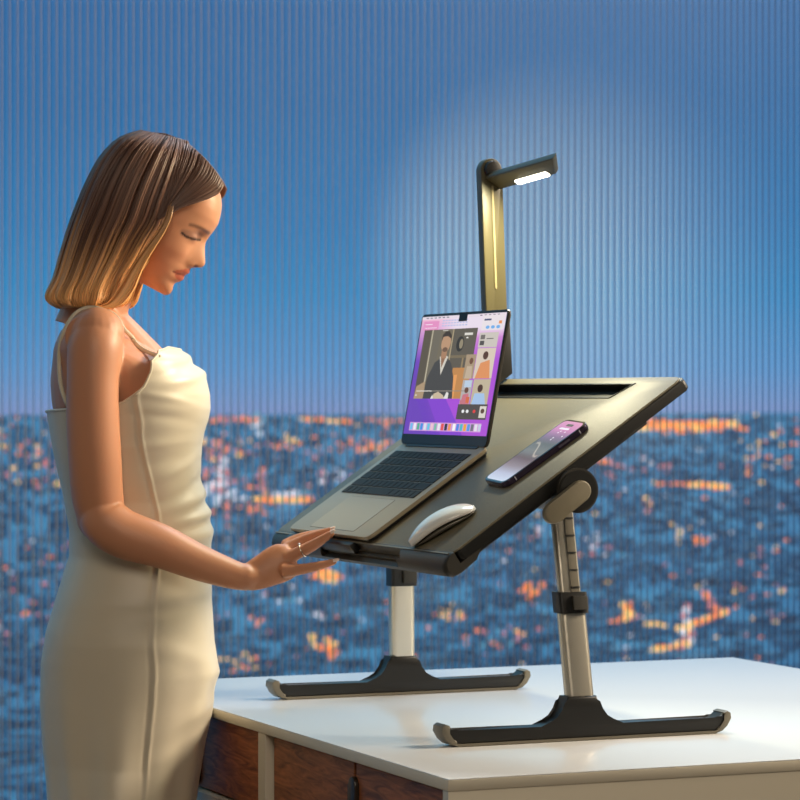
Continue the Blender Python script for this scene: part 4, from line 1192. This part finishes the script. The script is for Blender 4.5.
paths, cols, rad = [], [], []
for i in range(1500):
    ph = rh.uniform(-.25, math.pi * 1.1) if i < 1050 else rh.uniform(math.pi, 2 * math.pi)
    lock = int(ph * 9); lr = random.Random(lock * 7 + 1)
    lhi = lr.random(); hi = min(1, max(0, lhi * .75 + rh.uniform(-.22, .38))) if rh.random() < .93 else 1.35; rr_ = rh.random(); g = rh.uniform(-.0035, .0045) + (lhi - .5) * .006
    q0 = rh.uniform(0, .05); q1 = rh.uniform(.88, 1.0) if rh.random() < .8 else rh.uniform(.7, .95); wob = rh.uniform(0, 6); am = rh.uniform(0, .05)
    n_ = 26; Pth = []; cc = []; rads = []
    for j in range(n_):
        t = j / (n_ - 1); q = q0 + (q1 - q0) * t
        Pth.append(hair_pt(q, ph + am * math.sin(wob + 5 * q) * q, g + .004 * math.sin(3 * q + lock) * q))
        cc.append(ombre(q + .20 * math.exp(-(ph / .75) ** 2) * min(1, max(0, (q - .25) * 5)), rr_, hi)); rads.append(.0017 * (1 - .75 * max(0, t - .7) / .3) * (.5 + .5 * min(1, t * 8)))
    paths.append(np.array(Pth)); cols.append(np.array(cc)); rad.append(np.array(rads))
tag(strands_mesh('hair_strands', paths, cols, rad, hair), kind='stuff')

# front hair swept from the parting back over the temple
sil = [(136, 134), (150, 132), (163, 131.5), (176, 134.5), (188, 141.5), (199, 150), (209, 160), (217, 171), (222.5, 181), (225, 187)]
low_edge = [(225, 187), (220.5, 195), (210, 201), (198, 205.5), (185, 210), (172, 217), (163, 222)]


def front_strand(p, g, sgn):
    """p=0: strand down from the crown, p=1: strand along the hairline"""
    L = len(sil) - 1; k = min(int(p * L), L - 1); t = p * L - k
    s = np.array(sil[k]) * (1 - t) + np.array(sil[k + 1]) * t
    e = np.array([163.0, 222.0]); hl = catmull(low_edge, 24)
    up = catmull([s, s + (e - s) * np.array([.12, .30]), s + (e - s) * np.array([.50, .66]), e], 24)
    w = p ** 2.2; px = up * (1 - w) + hl * w
    out = []
    for j, (x, y) in enumerate(px):
        u = j / 23
        # lateral distance follows the skull
        tt, ss = ts(x, y); rr = min(1, math.hypot((tt + 2) / 66.0, (ss - 8) / 78.0)); d = .074 * math.sqrt(max(0, 1 - rr ** 2.6)) + .005 * (1 - rr)
        d = max(d, .071 * min(1, u * 1.4) ** .8 if p > .55 else 0)
        b_ = Lp(x, y); out.append((b_[0], sgn * (d + g), b_[2]))
    return np.array(out)


paths, cols, rad = [], [], []
for i in range(900):
    p = rh.random() ** .8; sgn = -1 if i < 620 else 1; g = rh.uniform(-.002, .004); P_ = front_strand(p, g, sgn)
    hi = min(1, max(0, rh.gauss(.32, .2))) ; cc = np.array([ombre(0.05 + .2 * j / 23, rh.random() * .2, hi) for j in range(24)])
    paths.append(P_); cols.append(cc); rad.append(np.full(24, .0013) * np.linspace(1, .8, 24))
tag(strands_mesh('swept_front_strands', paths, cols, rad, hair), kind='stuff')
for sgn in (-1, 1):
    sheet = [front_strand(p, -.0025, sgn) for p in np.linspace(0, 1, 40)]
    me_rings = np.array(sheet)
    o = grid_mesh('swept_front_hair', me_rings, closed=False, caps=False, m=M_hair, parent=hair, cols=[[ombre(.1, .2, .15)] * 24] * 40)
    md = o.modifiers.new('thickness', 'SOLIDIFY'); md.thickness = .003; md.offset = 0
# blond locks along the face side
paths, cols, rad = [], [], []
for i in range(170):
    o_ = rh.gauss(0, 1); pts = [(176 + o_ * .8, 200), (173 + o_, 218), (166 + o_ * 1.2, 234), (155 + o_ * 1.6, 250), (145 + o_ * 2, 265), (138 + o_ * 2.4, 278), (131 + o_ * 3, 292), (121 + o_ * 3, 305), (108 + o_ * 4, 310)]
    dd = [-.070, -.081, -.085, -.086, -.086, -.088, -.092, -.098, -.10]; g = rh.uniform(-.006, .002)
    P_ = catmull([Lp(a, b_) + np.array([0, d + g, 0]) for (a, b_), d in zip(pts, dd)], 26)
    paths.append(P_); hi = rh.uniform(.2, .9); cols.append(np.array([ombre(.42 + .5 * j / 25, 0, hi) for j in range(26)])); rad.append(np.linspace(.0012, .0014, 26))
tag(strands_mesh('face_framing_lock', paths, cols, rad, hair), kind='stuff')
